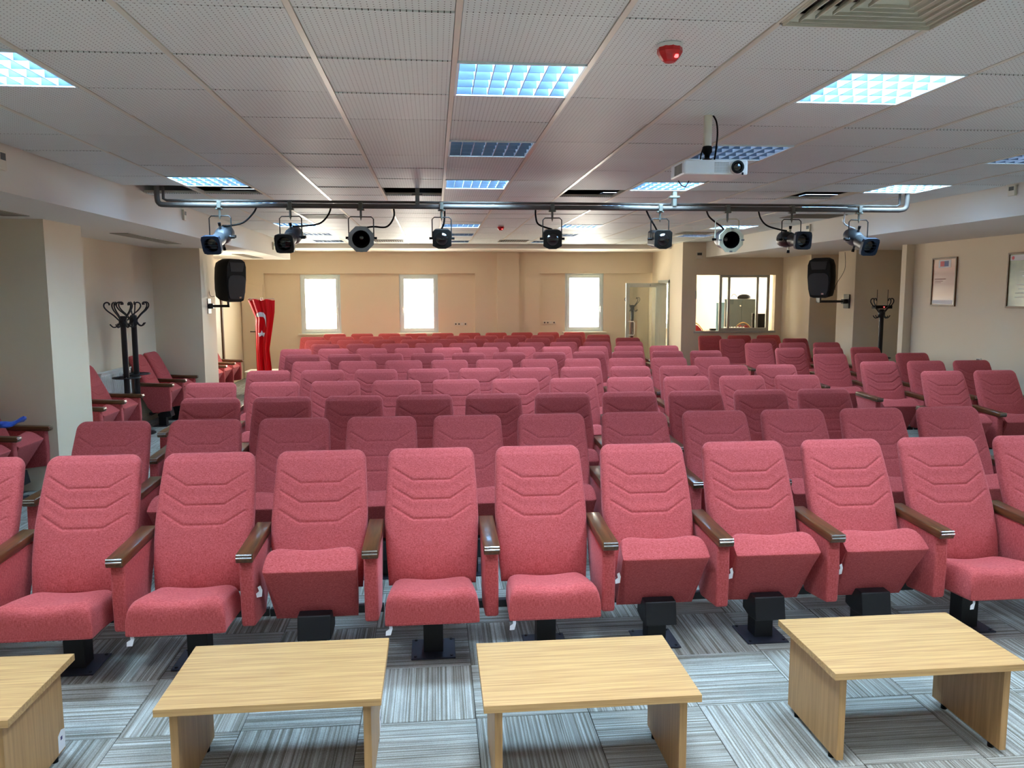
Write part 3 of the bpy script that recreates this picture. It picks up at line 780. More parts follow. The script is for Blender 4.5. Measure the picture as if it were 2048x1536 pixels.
def lantern(kind, x, yaw, pitch, m_body, m_front, label, cable, yk=True, drop=.11):
    t = thing('stage_lantern', label, 'stage light', (x, BYY, BZ), group='stage lanterns on the lighting bar')
    cl = MB(); cl.box(-.018, .018, -.036, .036, -.03, .036).box(-.034, .034, -.02, .02, -.042, -.026)
    part('clamp', cl, M['clamp'], t, bevel=.003)
    part('spigot', MB().cyl((0, 0, -.03), (0, 0, -drop), .011, n=10).cyl((0, 0, -drop), (0, 0, -drop - .025), .008, .002, n=8), M['clamp'], t)
    hw = .105 if kind != 'par' else .118
    if kind == 'fresnel': hw = .092
    zy = -drop + .01; zc = -.30
    Rz = Matrix.Rotation(yaw, 4, 'Z')
    ym = M['lamp_black'] if m_front is not M['lamp_cream'] else M['lamp_cream']
    part('yoke', MB().tube([tuple(Rz @ Vector(p)) for p in ((-hw, 0, zc), (-hw, 0, zy - .02), (-hw + .02, 0, zy), (hw - .02, 0, zy), (hw, 0, zy - .02), (hw, 0, zc))], .0055, 8), ym, t, smooth=True)
    T = Matrix.Translation((0, 0, zc)) @ Rz @ Matrix.Rotation(pitch, 4, 'X')      # lantern looks down its local -Y
    kn = MB(); kn.cyl((-hw - .03, 0, 0), (-hw + .01, 0, 0), .012, n=8, mtx=T); kn.cyl((hw - .01, 0, 0), (hw + .03, 0, 0), .012, n=8, mtx=T)
    part('yoke_knob', kn, M['black_soft'], t)
    if kind == 'profile':
        b = MB(); b.lathe([(.02, .20), (.055, .19), (.078, .15), (.082, .06), (.07, .0), (.062, -.02)], axis='Y', n=20, mtx=T)
        part('lamp_house', b, m_body, t, smooth=True)
        part('lens_tube', MB().lathe([(.060, -.02), (.064, -.03), (.064, -.19), (.068, -.20)], axis='Y', n=20, mtx=T), m_body, t, smooth=True)
        fr = MB(); a = .088
        N = 24; vs = []; oct_ = [(-a, -a * .8), (-a * .8, -a), (a * .8, -a), (a, -a * .8), (a, a * .8), (a * .8, a), (-a * .8, a), (-a, a * .8)]
        sq = []
        for k in range(N):
            th = 2 * PI * k / N; cx, cz = math.cos(th), math.sin(th); s = a / max(abs(cx), abs(cz)); s = min(s, a * 1.27)
            sq.append((cx * s, cz * s))
        for y in (-.235, -.20):
            vs += [(px, y, pz) for px, pz in sq] + [(.066 * math.cos(2 * PI * k / N), y, .066 * math.sin(2 * PI * k / N)) for k in range(N)]
        fs = []
        for k in range(N):
            k2 = (k + 1) % N
            fs += [(k, k2, N + k2, N + k), (2 * N + k, 3 * N + k, 3 * N + k2, 2 * N + k2), (k, 2 * N + k, 2 * N + k2, k2), (N + k, N + k2, 3 * N + k2, 3 * N + k)]
        fr.add(vs, fs, T); part('colour_frame', fr, m_front, t, bevel=.0)
        part('lens', MB().lathe([(.066, -.202), (.05, -.210), (.02, -.214), (.001, -.215)], axis='Y', n=20, mtx=T), M['lens'], t, smooth=True)
        gr = MB()
        for q in (-.03, 0, .03): gr.box(-.062, .062, -.232, -.229, q - .0015, q + .0015, T)
        part('safety_mesh', gr, m_front, t)
        kb = MB(); km = MB()
        for (dx, dz) in ((0, 1), (0, -1), (1, 0), (-1, 0)):
            p0 = (dx * .07, .03, dz * .07); p1 = (dx * .105, .03, dz * .105); p2 = (dx * .135, .03, dz * .135)
            km.cyl(p0, p1, .014, .010, n=10, mtx=T); kb.cyl(p1, p2, .013, .015, n=10, mtx=T)
        part('shutter_stem', km, M['lamp_cream'] if m_body is M['lamp_black'] and x > 3 else m_body, t, smooth=True)
        part('shutter_knob', kb, M['black_soft'], t, smooth=True)
    elif kind == 'par':
        part('can', MB().lathe([(.03, .17), (.07, .165), (.092, .13), (.098, .06), (.100, -.12)], axis='Y', n=28, mtx=T, cap1=False), m_body, t, smooth=True)
        N = 8; a = .128; vs = []
        for y in (-.150, -.12):
            vs += [(a * math.cos(2 * PI * (k + .5) / N), y, a * math.sin(2 * PI * (k + .5) / N)) for k in range(N)]
            vs += [(.084 * math.cos(2 * PI * (k + .5) / 24), y, .084 * math.sin(2 * PI * (k + .5) / 24)) for k in range(24)]
        fs = []
        for base, fl in ((0, 0), (32, 1)):
            for k in range(24):
                k2 = (k + 1) % 24; o1, o2 = ((k + 1) // 3) % 8, ((k2 + 1) // 3) % 8
                q = (base + 8 + k, base + 8 + k2, base + o2, base + o1) if o1 != o2 else (base + 8 + k, base + 8 + k2, base + o1)
                fs.append(q)
        for k in range(8): fs.append((k, (k + 1) % 8, 32 + (k + 1) % 8, 32 + k))
        for k in range(24): fs.append((8 + k, 8 + (k + 1) % 24, 40 + (k + 1) % 24, 40 + k))
        fr = MB().add(vs, fs, T); part('colour_frame', fr, m_front, t)
        part('inner_barrel', MB().cyl((0, -.148, 0), (0, .02, 0), .084, .07, n=24, mtx=T, caps=False), M['black_soft'], t, smooth=True)
        part('lens', MB().lathe([(.07, .02), (.05, .0), (.02, -.01), (.001, -.012)], axis='Y', n=20, mtx=T), M['lens'], t, smooth=True)
        cm = MB()
        for (dx, dz) in ((0, 1), (0, -1), (1, 0), (-1, 0)): cm.box(dx * .112 - .014, dx * .112 + .014, -.158, -.148, dz * .112 - .008, dz * .112 + .008, T)
        part('clip', cm, M['lamp_silver'], t)
    else:
        def rs_(w, h, c): return [(-w, -h + c * .5), (-w + c, -h), (w - c, -h), (w, -h + c * .5), (w, h - c * .4), (w - c * .5, h), (-w + c * .5, h), (-w, h - c * .4)]
        part('lamp_house', MB().prism_y(rs_(.083, .086, .05), -.10, .13, T), m_body, t, bevel=.008)
        part('front_rim', MB().prism_y(rs_(.090, .092, .055), -.115, -.095, T), M['lamp_black'], t, bevel=.004)
        part('lens', MB().lathe([(.062, -.115), (.06, -.121), (.035, -.137), (.001, -.142)], axis='Y', n=22, mtx=T), M['lens'], t, smooth=True)
        part('lens_ring', MB().lathe([(.062, -.113), (.074, -.113), (.074, -.120), (.063, -.120)], axis='Y', n=22, mtx=T), M['lamp_black'], t, smooth=True)
    pts = [(cx - x, 0.03, cz) for cx, cz in cable]
    pts[-1] = tuple(T @ Vector((0.0, .10, .085)))
    part('cable', MB().tube(spline(pts, 8), .0085, 8), M['white'] if x in (4.31,) else M['black_soft'], t, smooth=True)
    return t
D = math.radians
lantern('profile', -2.0, D(-9), D(22), M['lamp_steel'], M['lamp_blue'], 'dark blue profile lantern, leftmost on the lighting bar, turned left', [(-1.66, .0), (-1.70, -.07), (-1.80, -.16), (-1.95, -.19), (0, 0)])
lantern('profile', -1.35, D(-7), D(18), M['lamp_steel'], M['lamp_black'], 'black profile lantern with square frame, second from left on the bar', [(-.97, .0), (-1.0, -.08), (-1.08, -.16), (-1.22, -.185), (0, 0)])
lantern('par', -.69, D(4), D(8), M['lamp_silver'], M['lamp_silver'], 'silver octagonal-fronted can lantern, third from left on the bar', [(-.38, .0), (-.38, -.10), (-.45, -.19), (-.58, -.19), (0, 0)])
lantern('fresnel', .08, D(0), D(8), M['lamp_blue'], M['lamp_black'], 'small black fresnel lantern with blue top, fourth from left on the bar', [(.11, .0), (.11, -.08), (.10, -.16), (0, 0)])
lantern('fresnel', 1.16, D(-6), D(8), M['lamp_black'], M['lamp_black'], 'small black fresnel lantern in the middle of the bar, dark cable beside', [(1.0, .0), (1.0, -.08), (1.03, -.16), (0, 0)])
lantern('fresnel', 2.24, D(3), D(6), M['lamp_black'], M['lamp_black'], 'small black fresnel lantern, sixth from left, angled to the right', [(2.10, .0), (2.14, -.08), (2.19, -.16), (0, 0)])
lantern('par', 2.93, D(-3), D(6), M['lamp_steel'], M['lamp_cream'], 'cream octagonal-fronted can lantern, seventh from left on the bar', [(2.72, .0), (2.75, -.07), (2.82, -.13), (2.88, -.17), (0, 0)])
lantern('profile', 3.60, D(6), D(6), M['lamp_black'], M['lamp_blue'], 'black profile lantern with white-stemmed knobs, eighth from left, pointing right', [(3.26, .0), (3.29, -.09), (3.36, -.16), (3.50, -.20), (0, 0)])
lantern('profile', 4.31, D(4), D(22), M['lamp_steel'], M['lamp_blue'], 'blue-grey profile lantern at the right end of the bar, tilted down', [(4.18, .0), (4.17, -.08), (4.18, -.14), (0, 0)])

# ================================================================== PROJECTOR
pj = thing('projector', 'white ceiling projector hanging on a pale pole above the seats', 'projector', (1.575, 4.54, CZ))
part('mount_pole', MB().cyl((0, 0, .01), (0, 0, -.20), .024, n=20).cyl((0, 0, -.09), (0, 0, -.095), .026, n=20), M['cream'], pj, smooth=True)
part('ball_joint', MB().lathe([(.02, -.16), (.028, -.175), (.028, -.20), (.016, -.215), (.014, -.235), (.05, -.25), (.062, -.258)], n=18), M['black_soft'], pj, smooth=True)
pb = part('projector_body', MB().box(-.175, .195, -.13, .13, -.345, -.262), M['white'], pj, bevel=.010, rot=(0, 0, 0))
part('lens_barrel', MB().cyl((.125, -.128, -.305), (.125, -.150, -.305), .040, .037, n=28), M['white'], pb, smooth=True)
part('lens_rim', MB().lathe([(.036, -.149), (.036, -.158), (.026, -.160), (.024, -.150)], c=(.125, 0, -.305), axis='Y', n=28), M['black_soft'], pb, smooth=True)
part('lens', MB().lathe([(.025, -.150), (.018, -.154), (.001, -.156)], c=(.125, 0, -.305), axis='Y', n=24), M['lens'], pb, smooth=True)
vt = MB()
for a in range(12):
    for b in range(7): vt.box(.0 + a * .007, .0035 + a * .007, -.1315, -.130, -.332 + b * .0085, -.328 + b * .0085)
part('front_vent', vt, M['grille'], pb)
vs_ = MB()
for a in range(9): vs_.box(-.1765, -.175, -.09 + a * .016, -.080 + a * .016, -.332, -.278)
part('side_vent', vs_, M['grille'], pb); part('sensor_window', MB().box(.158, .168, -.1315, -.129, -.345, -.331), M['black_soft'], pb)
part('cable', MB().tube(spline([(.026, .0, .01), (.05, 0, -.03), (.058, 0, -.10), (.05, 0, -.2), (.046, .02, -.262)]), .005, 8), M['black_soft'], pj, smooth=True)
part('cable', MB().tube(spline([(-.02, .0, -.17), (-.032, .01, -.21), (-.035, .02, -.262)]), .004, 8), M['black_soft'], pj, smooth=True)
part('cable_loop', MB().tube(spline([(-.13, .12, -.345), (-.11, .12, -.372), (-.085, .12, -.378), (-.065, .12, -.345)]), .003, 6), M['black_soft'], pj, smooth=True)

# ================================================================== FIRE ALARM HEADS
def alarm(x, y, label):
    t = thing('fire_alarm', label, 'fire alarm', (x, y, CZ), group='red fire alarm heads')
    part('base', MB().lathe([(.052, 0), (.052, -.012), (.046, -.016)], n=24), M['white'], t, smooth=True)
    part('sounder', MB().lathe([(.05, -.012), (.052, -.03), (.044, -.045), (.030, -.062), (.022, -.068)], n=10), M['red_plastic'], t)
    part('indicator', MB().lathe([(.010, -.052), (.009, -.062), (.002, -.064)], c=(.018, -.03, .006), n=10), M['red_led'], t)
alarm(.97, 3.28, 'large red fire alarm head on the ceiling nearest the camera')
alarm(1.0, 11.95, 'small distant red fire alarm head on the ceiling beyond the lantern bar')

# ================================================================== VENTS
t = thing('air_diffuser', 'large square pale air diffuser with stepped vanes at the top right', 'vent', (1.602, 2.685, CZ))
dz = MB()
for k in range(6):
    a = .292 - k * .043; b = a - .026; z0, z1 = -.006, .022
    if b < .03: break
    vs = [(-a, -a, z0), (a, -a, z0), (a, a, z0), (-a, a, z0), (-b, -b, z1), (b, -b, z1), (b, b, z1), (-b, b, z1), (-b, -b, z1 + .003), (b, -b, z1 + .003), (b, b, z1 + .003), (-b, b, z1 + .003), (-a, -a, z0 + .003), (a, -a, z0 + .003), (a, a, z0 + .003), (-a, a, z0 + .003)]
    fs = []
    for q in range(4):
        q2 = (q + 1) % 4; fs += [(q, q2, 4 + q2, 4 + q), (12 + q, 8 + q, 8 + q2, 12 + q2), (q, 12 + q, 12 + q2, q2), (4 + q, 4 + q2, 8 + q2, 8 + q)]
    vn = MB().add(vs, fs); lp = .004
    vn.box(-a, a, -a, -a + lp, -.014, -.004).box(-a, a, a - lp, a, -.014, -.004).box(-a, -a + lp, -a, a, -.014, -.004).box(a - lp, a, -a, a, -.014, -.004)
    part('vane', vn, M['grille_pale'], t)
part('frame', MB().box(-.3, .3, -.3, -.285, -.006, .0).box(-.3, .3, .285, .3, -.006, 0).box(-.3, -.285, -.3, .3, -.006, 0).box(.285, .3, -.3, .3, -.006, 0), M['grille_pale'], t)
part('duct', MB().box(-.28, .28, -.28, .28, .06, .065), M['void'], t)
def grille(x, y, z, lx, ly, label, n=9, along='y', m='grille'):
    t = thing('air_grille', label, 'vent', (x, y, z), group='slotted air grilles')
    f = MB(); f.box(-lx / 2, lx / 2, -ly / 2, -ly / 2 + .015, -.006, 0).box(-lx / 2, lx / 2, ly / 2 - .015, ly / 2, -.006, 0).box(-lx / 2, -lx / 2 + .015, -ly / 2, ly / 2, -.006, 0).box(lx / 2 - .015, lx / 2, -ly / 2, ly / 2, -.006, 0)
    part('frame', f, M[m], t); part('backing', MB().box(-lx / 2 + .015, lx / 2 - .015, -ly / 2 + .015, ly / 2 - .015, -.001, 0), M['void'], t)
    s = MB()
    for k in range(n):
        if along == 'y':
            xx = -lx / 2 + .02 + (lx - .04) * (k + .5) / n; s.box(xx - .006, xx + .006, -ly / 2 + .015, ly / 2 - .015, -.005, -.001)
        else:
            yy = -ly / 2 + .02 + (ly - .04) * (k + .5) / n; s.box(-lx / 2 + .015, lx / 2 - .015, yy - .006, yy + .006, -.005, -.001)
    part('slats', s, M[m], t)
grille(-3.52, 10.35, ZSL, .20, 1.9, 'long slotted air grille in the left soffit above coat stands')
grille(-3.62, 6.55, ZSL, .22, 1.7, 'long slotted air grille in left soffit at the left edge')
grille(-3.35, 14.9, ZSL, .20, 1.6, 'long slotted air grille in left soffit above the flag')
grille(-1.40, 10.65, CZ - .001, .56, .5, 'dark ceiling grille behind the second lantern', 12, 'x')
grille(-.85, 15.45, CZ - .001, .56, .5, 'distant ceiling grille above the middle back window', 12, 'y')
grille(1.52, 15.35, CZ - .001, .56, .5, 'distant ceiling grille above the wall pilaster', 12, 'y')
grille(4.40, 13.2, CZ - .001, .56, .5, 'distant ceiling grille near the control booth corner', 12, 'y')
grille(5.0, 10.2, CZ - .001, .7, .5, 'ceiling grille beside the right soffit beyond the bar', 12, 'x')

# ================================================================== WALL FITTINGS
def fitting(name, label, cat, loc, rz, w, h, dep, kind, group=None):
    t = thing(name, label, cat, loc, rz, group)
    part('housing', MB().box(-w / 2, w / 2, -dep, 0, -h / 2, h / 2), M['cream'], t, bevel=.004)
    if kind == 'screen': part('display', MB().box(-w * .36, w * .36, -dep - .001, -dep, h * .0, h * .36), M['dark_screen'], t)
    if kind == 'sockets':
        for k in range(4):
            part('socket', MB().cyl((-w * .36 + k * w * .24, -dep, 0), (-w * .36 + k * w * .24, -dep - .003, 0), .018, n=14), M['dark_screen'] if k in (0, 1, 3) else M['white'], t)
    return t
fitting('thermostat', 'pale thermostat high on left soffit at the left edge', 'thermostat', (XL, 5.70, 2.735), PI / 2, .09, .13, .025, 'screen')
fitting('thermostat', 'pale thermostat on left soffit below the left end of the lantern bar', 'thermostat', (XL, 9.6, 2.75), PI / 2, .09, .12, .025, 'screen')
fitting('thermostat', 'small pale wall unit on left soffit near the back', 'thermostat', (XL, 14.7, 2.70), PI / 2, .10, .14, .025, 'screen')
fitting('thermostat', 'pale thermostat on right soffit at the right edge', 'thermostat', (XR, 7.1, 2.79), -PI / 2, .09, .10, .025, 'screen')
fitting('thermostat', 'pale thermostat on right soffit behind the eighth lantern', 'thermostat', (XR, 11.2, 2.76), -PI / 2, .12, .13, .025, 'screen')
fitting('thermostat', 'pale thermostat on brown-shaded booth wall above its window', 'thermostat', (5.30, 15.6, 2.59), 0, .13, .14, .025, 'screen')
fitting('socket_strip', 'white strip of four sockets on back wall right of middle window', 'socket', (.58, BY + .10, 1.16), 0, .30, .08, .012, 'sockets', 'four-gang socket strips')
fitting('socket_strip', 'white strip of four sockets on back wall left of right window', 'socket', (2.60, BY + .10, 1.18), 0, .30, .08, .012, 'sockets', 'four-gang socket strips')
fitting('wall_socket', 'small socket low on the right wall behind right-hand seats', 'socket', (7.15, 9.75, .93), -PI / 2, .09, .09, .02, 'screen')

# ================================================================== FRAMED PICTURES ON THE RIGHT WALL
def picture(y, z, w, h, label, kind):
    t = thing('framed_certificate', label, 'picture', (7.15, y, z), -PI / 2)
    f = MB(); a, b = w / 2, h / 2
    f.box(-a, -a + .022, -.025, 0, -b, b).box(a - .022, a, -.025, 0, -b, b).box(-a + .022, a - .022, -.025, 0, -b, -b + .022).box(-a + .022, a - .022, -.025, 0, b - .022, b)
    part('frame', f, M['frame_wood'], t, bevel=.003)
    if kind == 0:
        p = part('print', MB().box(-a + .022, a - .022, -.012, -.008, -b + .022, b - .022), M['cert'], t)
        part('emblem_card', MB().box(-.13, .14, -.014, -.012, b - .14, b - .035), M['paper'], p)
        part('emblem', MB().box(-.09, .0, -.0155, -.014, b - .125, b - .05), M['cert_red'], p)
        part('emblem', MB().box(.0, .09, -.0155, -.014, b - .125, b - .05), M['cert_blue'], p)
        tx = MB(); tx.box(-.20, .04, -.0135, -.012, .035, .048).box(-.20, -.02, -.0135, -.012, .008, .016).box(-.20, -.06, -.0135, -.012, -.012, -.005)
        part('lettering', tx, M['cert_ink'], p)
        part('footer', MB().box(-a + .03, a - .06, -.0135, -.012, -b + .03, -b + .085), M['paper'], p)
    else:
        p = part('print', MB().box(-a + .022, a - .022, -.012, -.008, -b + .022, b - .022), M['green_paper'], t)
        part('header', MB().box(-a + .03, a - .03, -.0135, -.012, b - .10, b - .03), M['paper'], p)
        part('seal', MB().cyl((-a + .08, -.0135, b - .065), (-a + .08, -.015, b - .065), .022, n=14), M['cert_red'], p)
        tx = MB()
        for k, (l, r) in enumerate(((-.10, .2), (-.12, .2), (-.25, .25), (-.2, .25), (-.12, .2), (-.28, -.1), (-.25, .1), (-.3, .2), (-.3, .25))):
            tx.box(l, r, -.0135, -.012, b - .14 - k * .052, b - .125 - k * .052)
        part('lettering', tx, M['green_text'], p)
picture(10.57, 1.985, .54, .68, 'brown framed reddish certificate with small flag emblem, right wall', 0)
picture(8.87, 1.985, .90, .68, 'brown framed green poster with pale lettering at the right edge', 1)

# ================================================================== SPEAKERS
def speaker(loc, rz, tilt, label, side):
    t = thing('loudspeaker', label, 'loudspeaker', loc, rz)
    T = Matrix.Rotation(tilt, 4, 'X')
    prof = [(-.19, -.18), (-.16, -.31), (-.10, -.33), (.10, -.33), (.16, -.31), (.19, -.18), (.205, .02), (.20, .22), (.17, .30), (.10, .335), (-.10, .335), (-.17, .30), (-.20, .22), (-.205, .02)]
    b = MB(); n = len(prof); vs = []
    for y, s in ((-.17, .96), (-.12, 1.0), (.02, .96), (.14, .72), (.17, .6)): vs += [(x * s, y, z * (.5 + s / 2)) for x, z in prof]
    fs = [tuple(range(n)), tuple(range(4 * n, 5 * n))[::-1]]
    for k in range(4):
        for i in range(n): fs.append((k * n + i, k * n + (i + 1) % n, (k + 1) * n + (i + 1) % n, (k + 1) * n + i))
    b.add(vs, fs, T); part('cabinet', b, M['black_soft'], t, smooth=True)
    part('grille', MB().prism_y([(x * .86, z * .55 - .10) for x, z in prof], -.182, -.170, T), M['black'], t, bevel=.004)
    part('horn', MB().prism_y([(-.12, .14), (.12, .14), (.15, .28), (-.15, .28)], -.176, -.168, T), M['black'], t, bevel=.004)
    part('badge', MB().box(.05, .09, -.186, -.182, -.27, -.245, T), M['chrome'], t)
    return t
sl = speaker((-3.19, 12.78, 2.06), D(58), D(4), 'black loudspeaker on the left, bracketed to the second pillar', -1)
brk = MB()
brk.box(-.33, -.30, -.09, .09, -.52, -.28).box(-.30, .0, -.02, .02, -.42, -.38).box(-.03, .0, -.02, .02, -.42, -.30).box(-.30, -.24, -.045, .045, -.44, -.36)
o = part('wall_bracket', brk, M['black'], sl, bevel=.004); o.rotation_euler = (0, 0, -D(58))
sr = speaker((6.50, 12.80, 2.09), D(-52), D(4), 'black loudspeaker on the right, bracketed to a right-hand pillar', 1)
brk = MB()
brk.box(.53, .555, .12, .30, -.52, -.28).box(.0, .53, .19, .23, -.42, -.38).box(.0, .03, .10, .23, -.42, -.30).box(.46, .53, .165, .255, -.44, -.36)
o = part('wall_bracket', brk, M['black'], sr, bevel=.004); o.rotation_euler = (0, 0, D(52))
w = part('cable', MB().tube(spline([(.52, .3, .44), (.53, .3, .15), (.38, .28, -.10), (.34, .25, -.2)]), .004, 6), M['black_soft'], sr, smooth=True); w.rotation_euler = (0, 0, D(52))
w = part('cable', MB().tube(spline([(-.325, .02, .45), (-.325, .06, .1), (-.30, .03, -.22), (-.22, .0, -.25)]), .004, 6), M['black_soft'], sl, smooth=True); w.rotation_euler = (0, 0, -D(58))

# ================================================================== COAT STANDS
def coat_stand(loc, rz, label, hooks=6, ring=True):
    t = thing('coat_stand', label, 'coat stand', loc, rz, group='black coat stands')
    part('pole', MB().cyl((0, 0, .03), (0, 0, 1.55), .035, n=16), M['black'], t, smooth=True)
    part('hub', MB().lathe([(.035, 1.44), (.05, 1.46), (.052, 1.52), (.04, 1.57), (.03, 1.575)], n=16), M['black'], t, smooth=True)
    part('base', MB().lathe([(.20, 0), (.20, .018), (.06, .035), (.035, .06)], n=24), M['black'], t, smooth=True)
    for k in range(hooks):
        a = 2 * PI * k / hooks; ca, sa = math.cos(a), math.sin(a)
        P = [(.03, 1.50), (.10, 1.58), (.17, 1.64), (.205, 1.69), (.20, 1.73), (.17, 1.745), (.145, 1.73), (.15, 1.71)]
        part('hook', MB().tube([(r * ca, r * sa, z) for r, z in [(p.x, p.y) for p in spline([(q[0], q[1], 0) for q in P], 4)]], .009, 8), M['black'], t, smooth=True)
        P = [(.04, 1.50), (.07, 1.45), (.11, 1.435), (.14, 1.46), (.15, 1.475)]
        part('lower_hook', MB().tube([(r * ca, r * sa, z) for r, z in [(p.x, p.y) for p in spline([(q[0], q[1], 0) for q in P], 3)]], .008, 8), M['black'], t, smooth=True)
    if ring:
        part('umbrella_ring', MB().tube([(.16 * math.cos(2 * PI * k / 24), .16 * math.sin(2 * PI * k / 24), .80) for k in range(25)], .009, 6).cyl((-.16, 0, .80), (.16, 0, .80), .006, n=6).cyl((0, -.16, .80), (0, .16, .80), .006, n=6), M['black'], t, smooth=True)
    return t
coat_stand((-3.885, 10.35, 0), .3, 'black coat stand in left alcove, the left one of the pair')
coat_stand((-3.93, 10.82, 0), .75, 'black coat stand in left alcove, the right one of the pair')
cs = coat_stand((7.10, 12.02, 0), .1, 'black coat stand in right alcove with a small red box on top', 4)
coat_stand((4.42, 17.48, 0), .4, 'black coat stand behind the glass door by the back wall', 4, False)
wm = thing('wireless_receiver', 'small black box with red light and two aerials on right coat stand', 'radio receiver', (7.10, 12.02, 1.585))
part('housing', MB().box(-.14, .14, -.06, .06, 0, .05), M['black_soft'], wm, bevel=.004)
part('aerial', MB().cyl((-.09, 0, .05), (-.09, 0, .30), .004, n=6), M['black_soft'], wm); part('aerial', MB().cyl((.09, 0, .05), (.09, 0, .30), .004, n=6), M['black_soft'], wm)
part('indicator', MB().box(-.01, .01, -.063, -.06, .02, .03), M['red_led'], wm)

# ================================================================== FLAG
fg = thing('national_flag', 'red flag with white crescent and star draped from a stand', 'flag', (-2.80, 13.25, 0))
def flag_x(u, z):
    L = pchip([(.40, -.115), (.9, -.118), (1.35, -.112), (1.45, -.105), (1.75, -.215)], z)
    Rr = pchip([(.40, .125), (.62, .13), (.95, .105), (1.3, .165), (1.55, .205), (1.75, .215)], z)
    return lerp(L, Rr, (u + 1) / 2)
def flag_y(u, z):
    amp = lerp(.035, .02, max(0, min(1, (z - .4) / 1.35)))
    return -.06 + amp * math.cos(u * 7.2 + .5) + .012 * math.cos(u * 15 + z * 2) + .03 * u * u
NU, NZ = 60, 50; vs = []
for j in range(NZ + 1):
    z = .40 + 1.35 * j / NZ
    for i in range(NU + 1):
        u = -1 + 2 * i / NU; vs.append((flag_x(u, z), flag_y(u, z), z + (-.02 * math.cos(u * 7.2) if j == NZ else 0) * .4))
fs = [(j * (NU + 1) + i, j * (NU + 1) + i + 1, (j + 1) * (NU + 1) + i + 1, (j + 1) * (NU + 1) + i) for j in range(NZ) for i in range(NU)]
b_ = MB().add(vs, fs); n0 = len(vs)
b_.add([(x, y + .004, z) for x, y, z in vs], [q[::-1] for q in fs])
part('cloth', b_, M['flag_red'], fg, smooth=True)
def on_flag(pts2, name):
    """polygon fan (x,z) laid on the cloth, subdivided"""
    me = bpy.data.meshes.new(name); bm = bmesh.new()
    vv = [bm.verts.new((x, 0, z)) for x, z in pts2]; bm.faces.new(vv)
    bmesh.ops.triangulate(bm, faces=bm.faces); bmesh.ops.subdivide_edges(bm, edges=bm.edges, cuts=4, use_grid_fill=True)
    for v in bm.verts:
        z = v.co.z; L, Rr = flag_x(-1, z), flag_x(1, z); u = (v.co.x - L) / (Rr - L) * 2 - 1; v.co.y = flag_y(u, z) - .005
    ext = bmesh.ops.extrude_face_region(bm, geom=list(bm.faces))
    for v in ext['geom']:
        if isinstance(v, bmesh.types.BMVert): v.co.y -= .0015
    bmesh.ops.recalc_face_normals(bm, faces=bm.faces)
    bm.to_mesh(me); bm.free(); me.materials.append(M['flag_white']); link(name, me, fg)
sx, sz, sr_ = -.005, 1.20, .058
on_flag([(sx + (sr_ if k % 2 == 0 else sr_ * .4) * math.sin(k * PI / 5), sz + (sr_ if k % 2 == 0 else sr_ * .4) * math.cos(k * PI / 5)) for k in range(10)], 'star')
cr = [(-.09, 1.48), (-.075, 1.53), (-.02, 1.555), (.04, 1.545), (.068, 1.50), (.074, 1.44), (.080, 1.30), (.066, 1.36), (.055, 1.44), (.03, 1.475), (-.02, 1.48), (-.06, 1.475)]
on_flag(cr, 'crescent')
part('flag_pole', MB().cyl((0, .02, .02), (0, .02, 1.78), .014, n=12).cyl((-.21, .0, 1.765), (.21, .0, 1.765), .008, n=8), M['chrome'], fg, smooth=True)
part('flag_base', MB().lathe([(.17, 0), (.17, .015), (.05, .035), (.02, .06)], n=24), M['black'], fg, smooth=True)
part('hanging_ring', MB().tube([(-.17 + .014 * math.cos(a), .0, 1.772 + .014 * math.sin(a)) for a in [2 * PI * k / 12 for k in range(13)]], .003, 6), M['chrome'], fg, smooth=True)

# ================================================================== SMALL THINGS ON THE LEFT
t = thing('blue_cloth', 'crumpled bright blue cloth laid over seats at the left edge', 'cloth', (-3.80, 7.20, .665))
N = 26; vs = []; rr = random.Random(5)
for i in range(N + 1):
    s = i / N; c = Vector((-.20 + .40 * s, -.42 + .50 * s, .0 + .055 * s + .012 * math.sin(s * 14)))
    for k in range(12):
        a = 2 * PI * k / 12; rad = (.030 + .014 * math.sin(s * 17 + k) + rr.uniform(-.004, .004)) * (1 if 0 < i < N else .35)
        vs.append((c.x - .55 * rad * math.cos(a), c.y + .8 * rad * math.cos(a), c.z + .03 + rad * .75 * math.sin(a)))
fs = [(i * 12 + k, i * 12 + (k + 1) % 12, (i + 1) * 12 + (k + 1) % 12, (i + 1) * 12 + k) for i in range(N) for k in range(12)] + [tuple(range(12))[::-1], tuple(range(N * 12, N * 12 + 12))]
part('folded_cloth', MB().add(vs, fs), M['blue_cloth'], t, smooth=True)
part('cloth_flap', MB().prism_x([(.0, .0), (.08, .04), (.10, .02), (.02, -.06)], -.02, .0), M['blue_cloth'], t, loc=(.0, -.12, .0))
t = thing('radiator', 'white panel radiator on the left alcove wall behind coat stands', 'radiator', (-4.195, 10.62, 0))
part('panel', MB().box(.03, .09, -.48, .48, .16, .86), M['white'], t, bevel=.006)
fn = MB()
for k in range(22): fn.box(.09, .096, -.46 + k * .042, -.44 + k * .042, .19, .83)
part('fins', fn, M['white'], t); part('top_grille', MB().box(.02, .10, -.485, .485, .86, .875), M['white'], t, bevel=.002)
part('valve', MB().cyl((.06, .48, .22), (.06, .54, .22), .018, n=12).cyl((.06, .54, .0), (.06, .54, .24), .010, n=8), M['white'], t, smooth=True)
part('bracket', MB().box(0, .03, -.3, -.26, .3, .7).box(0, .03, .26, .3, .3, .7), M['white'], t)
t = thing('side_table', 'small dark side table with a pale top beside the flag', 'table', (-3.05, 15.0, 0))
part('tabletop', MB().box(-.42, .22, -.25, .25, .42, .44), M['cream'], t, bevel=.002)
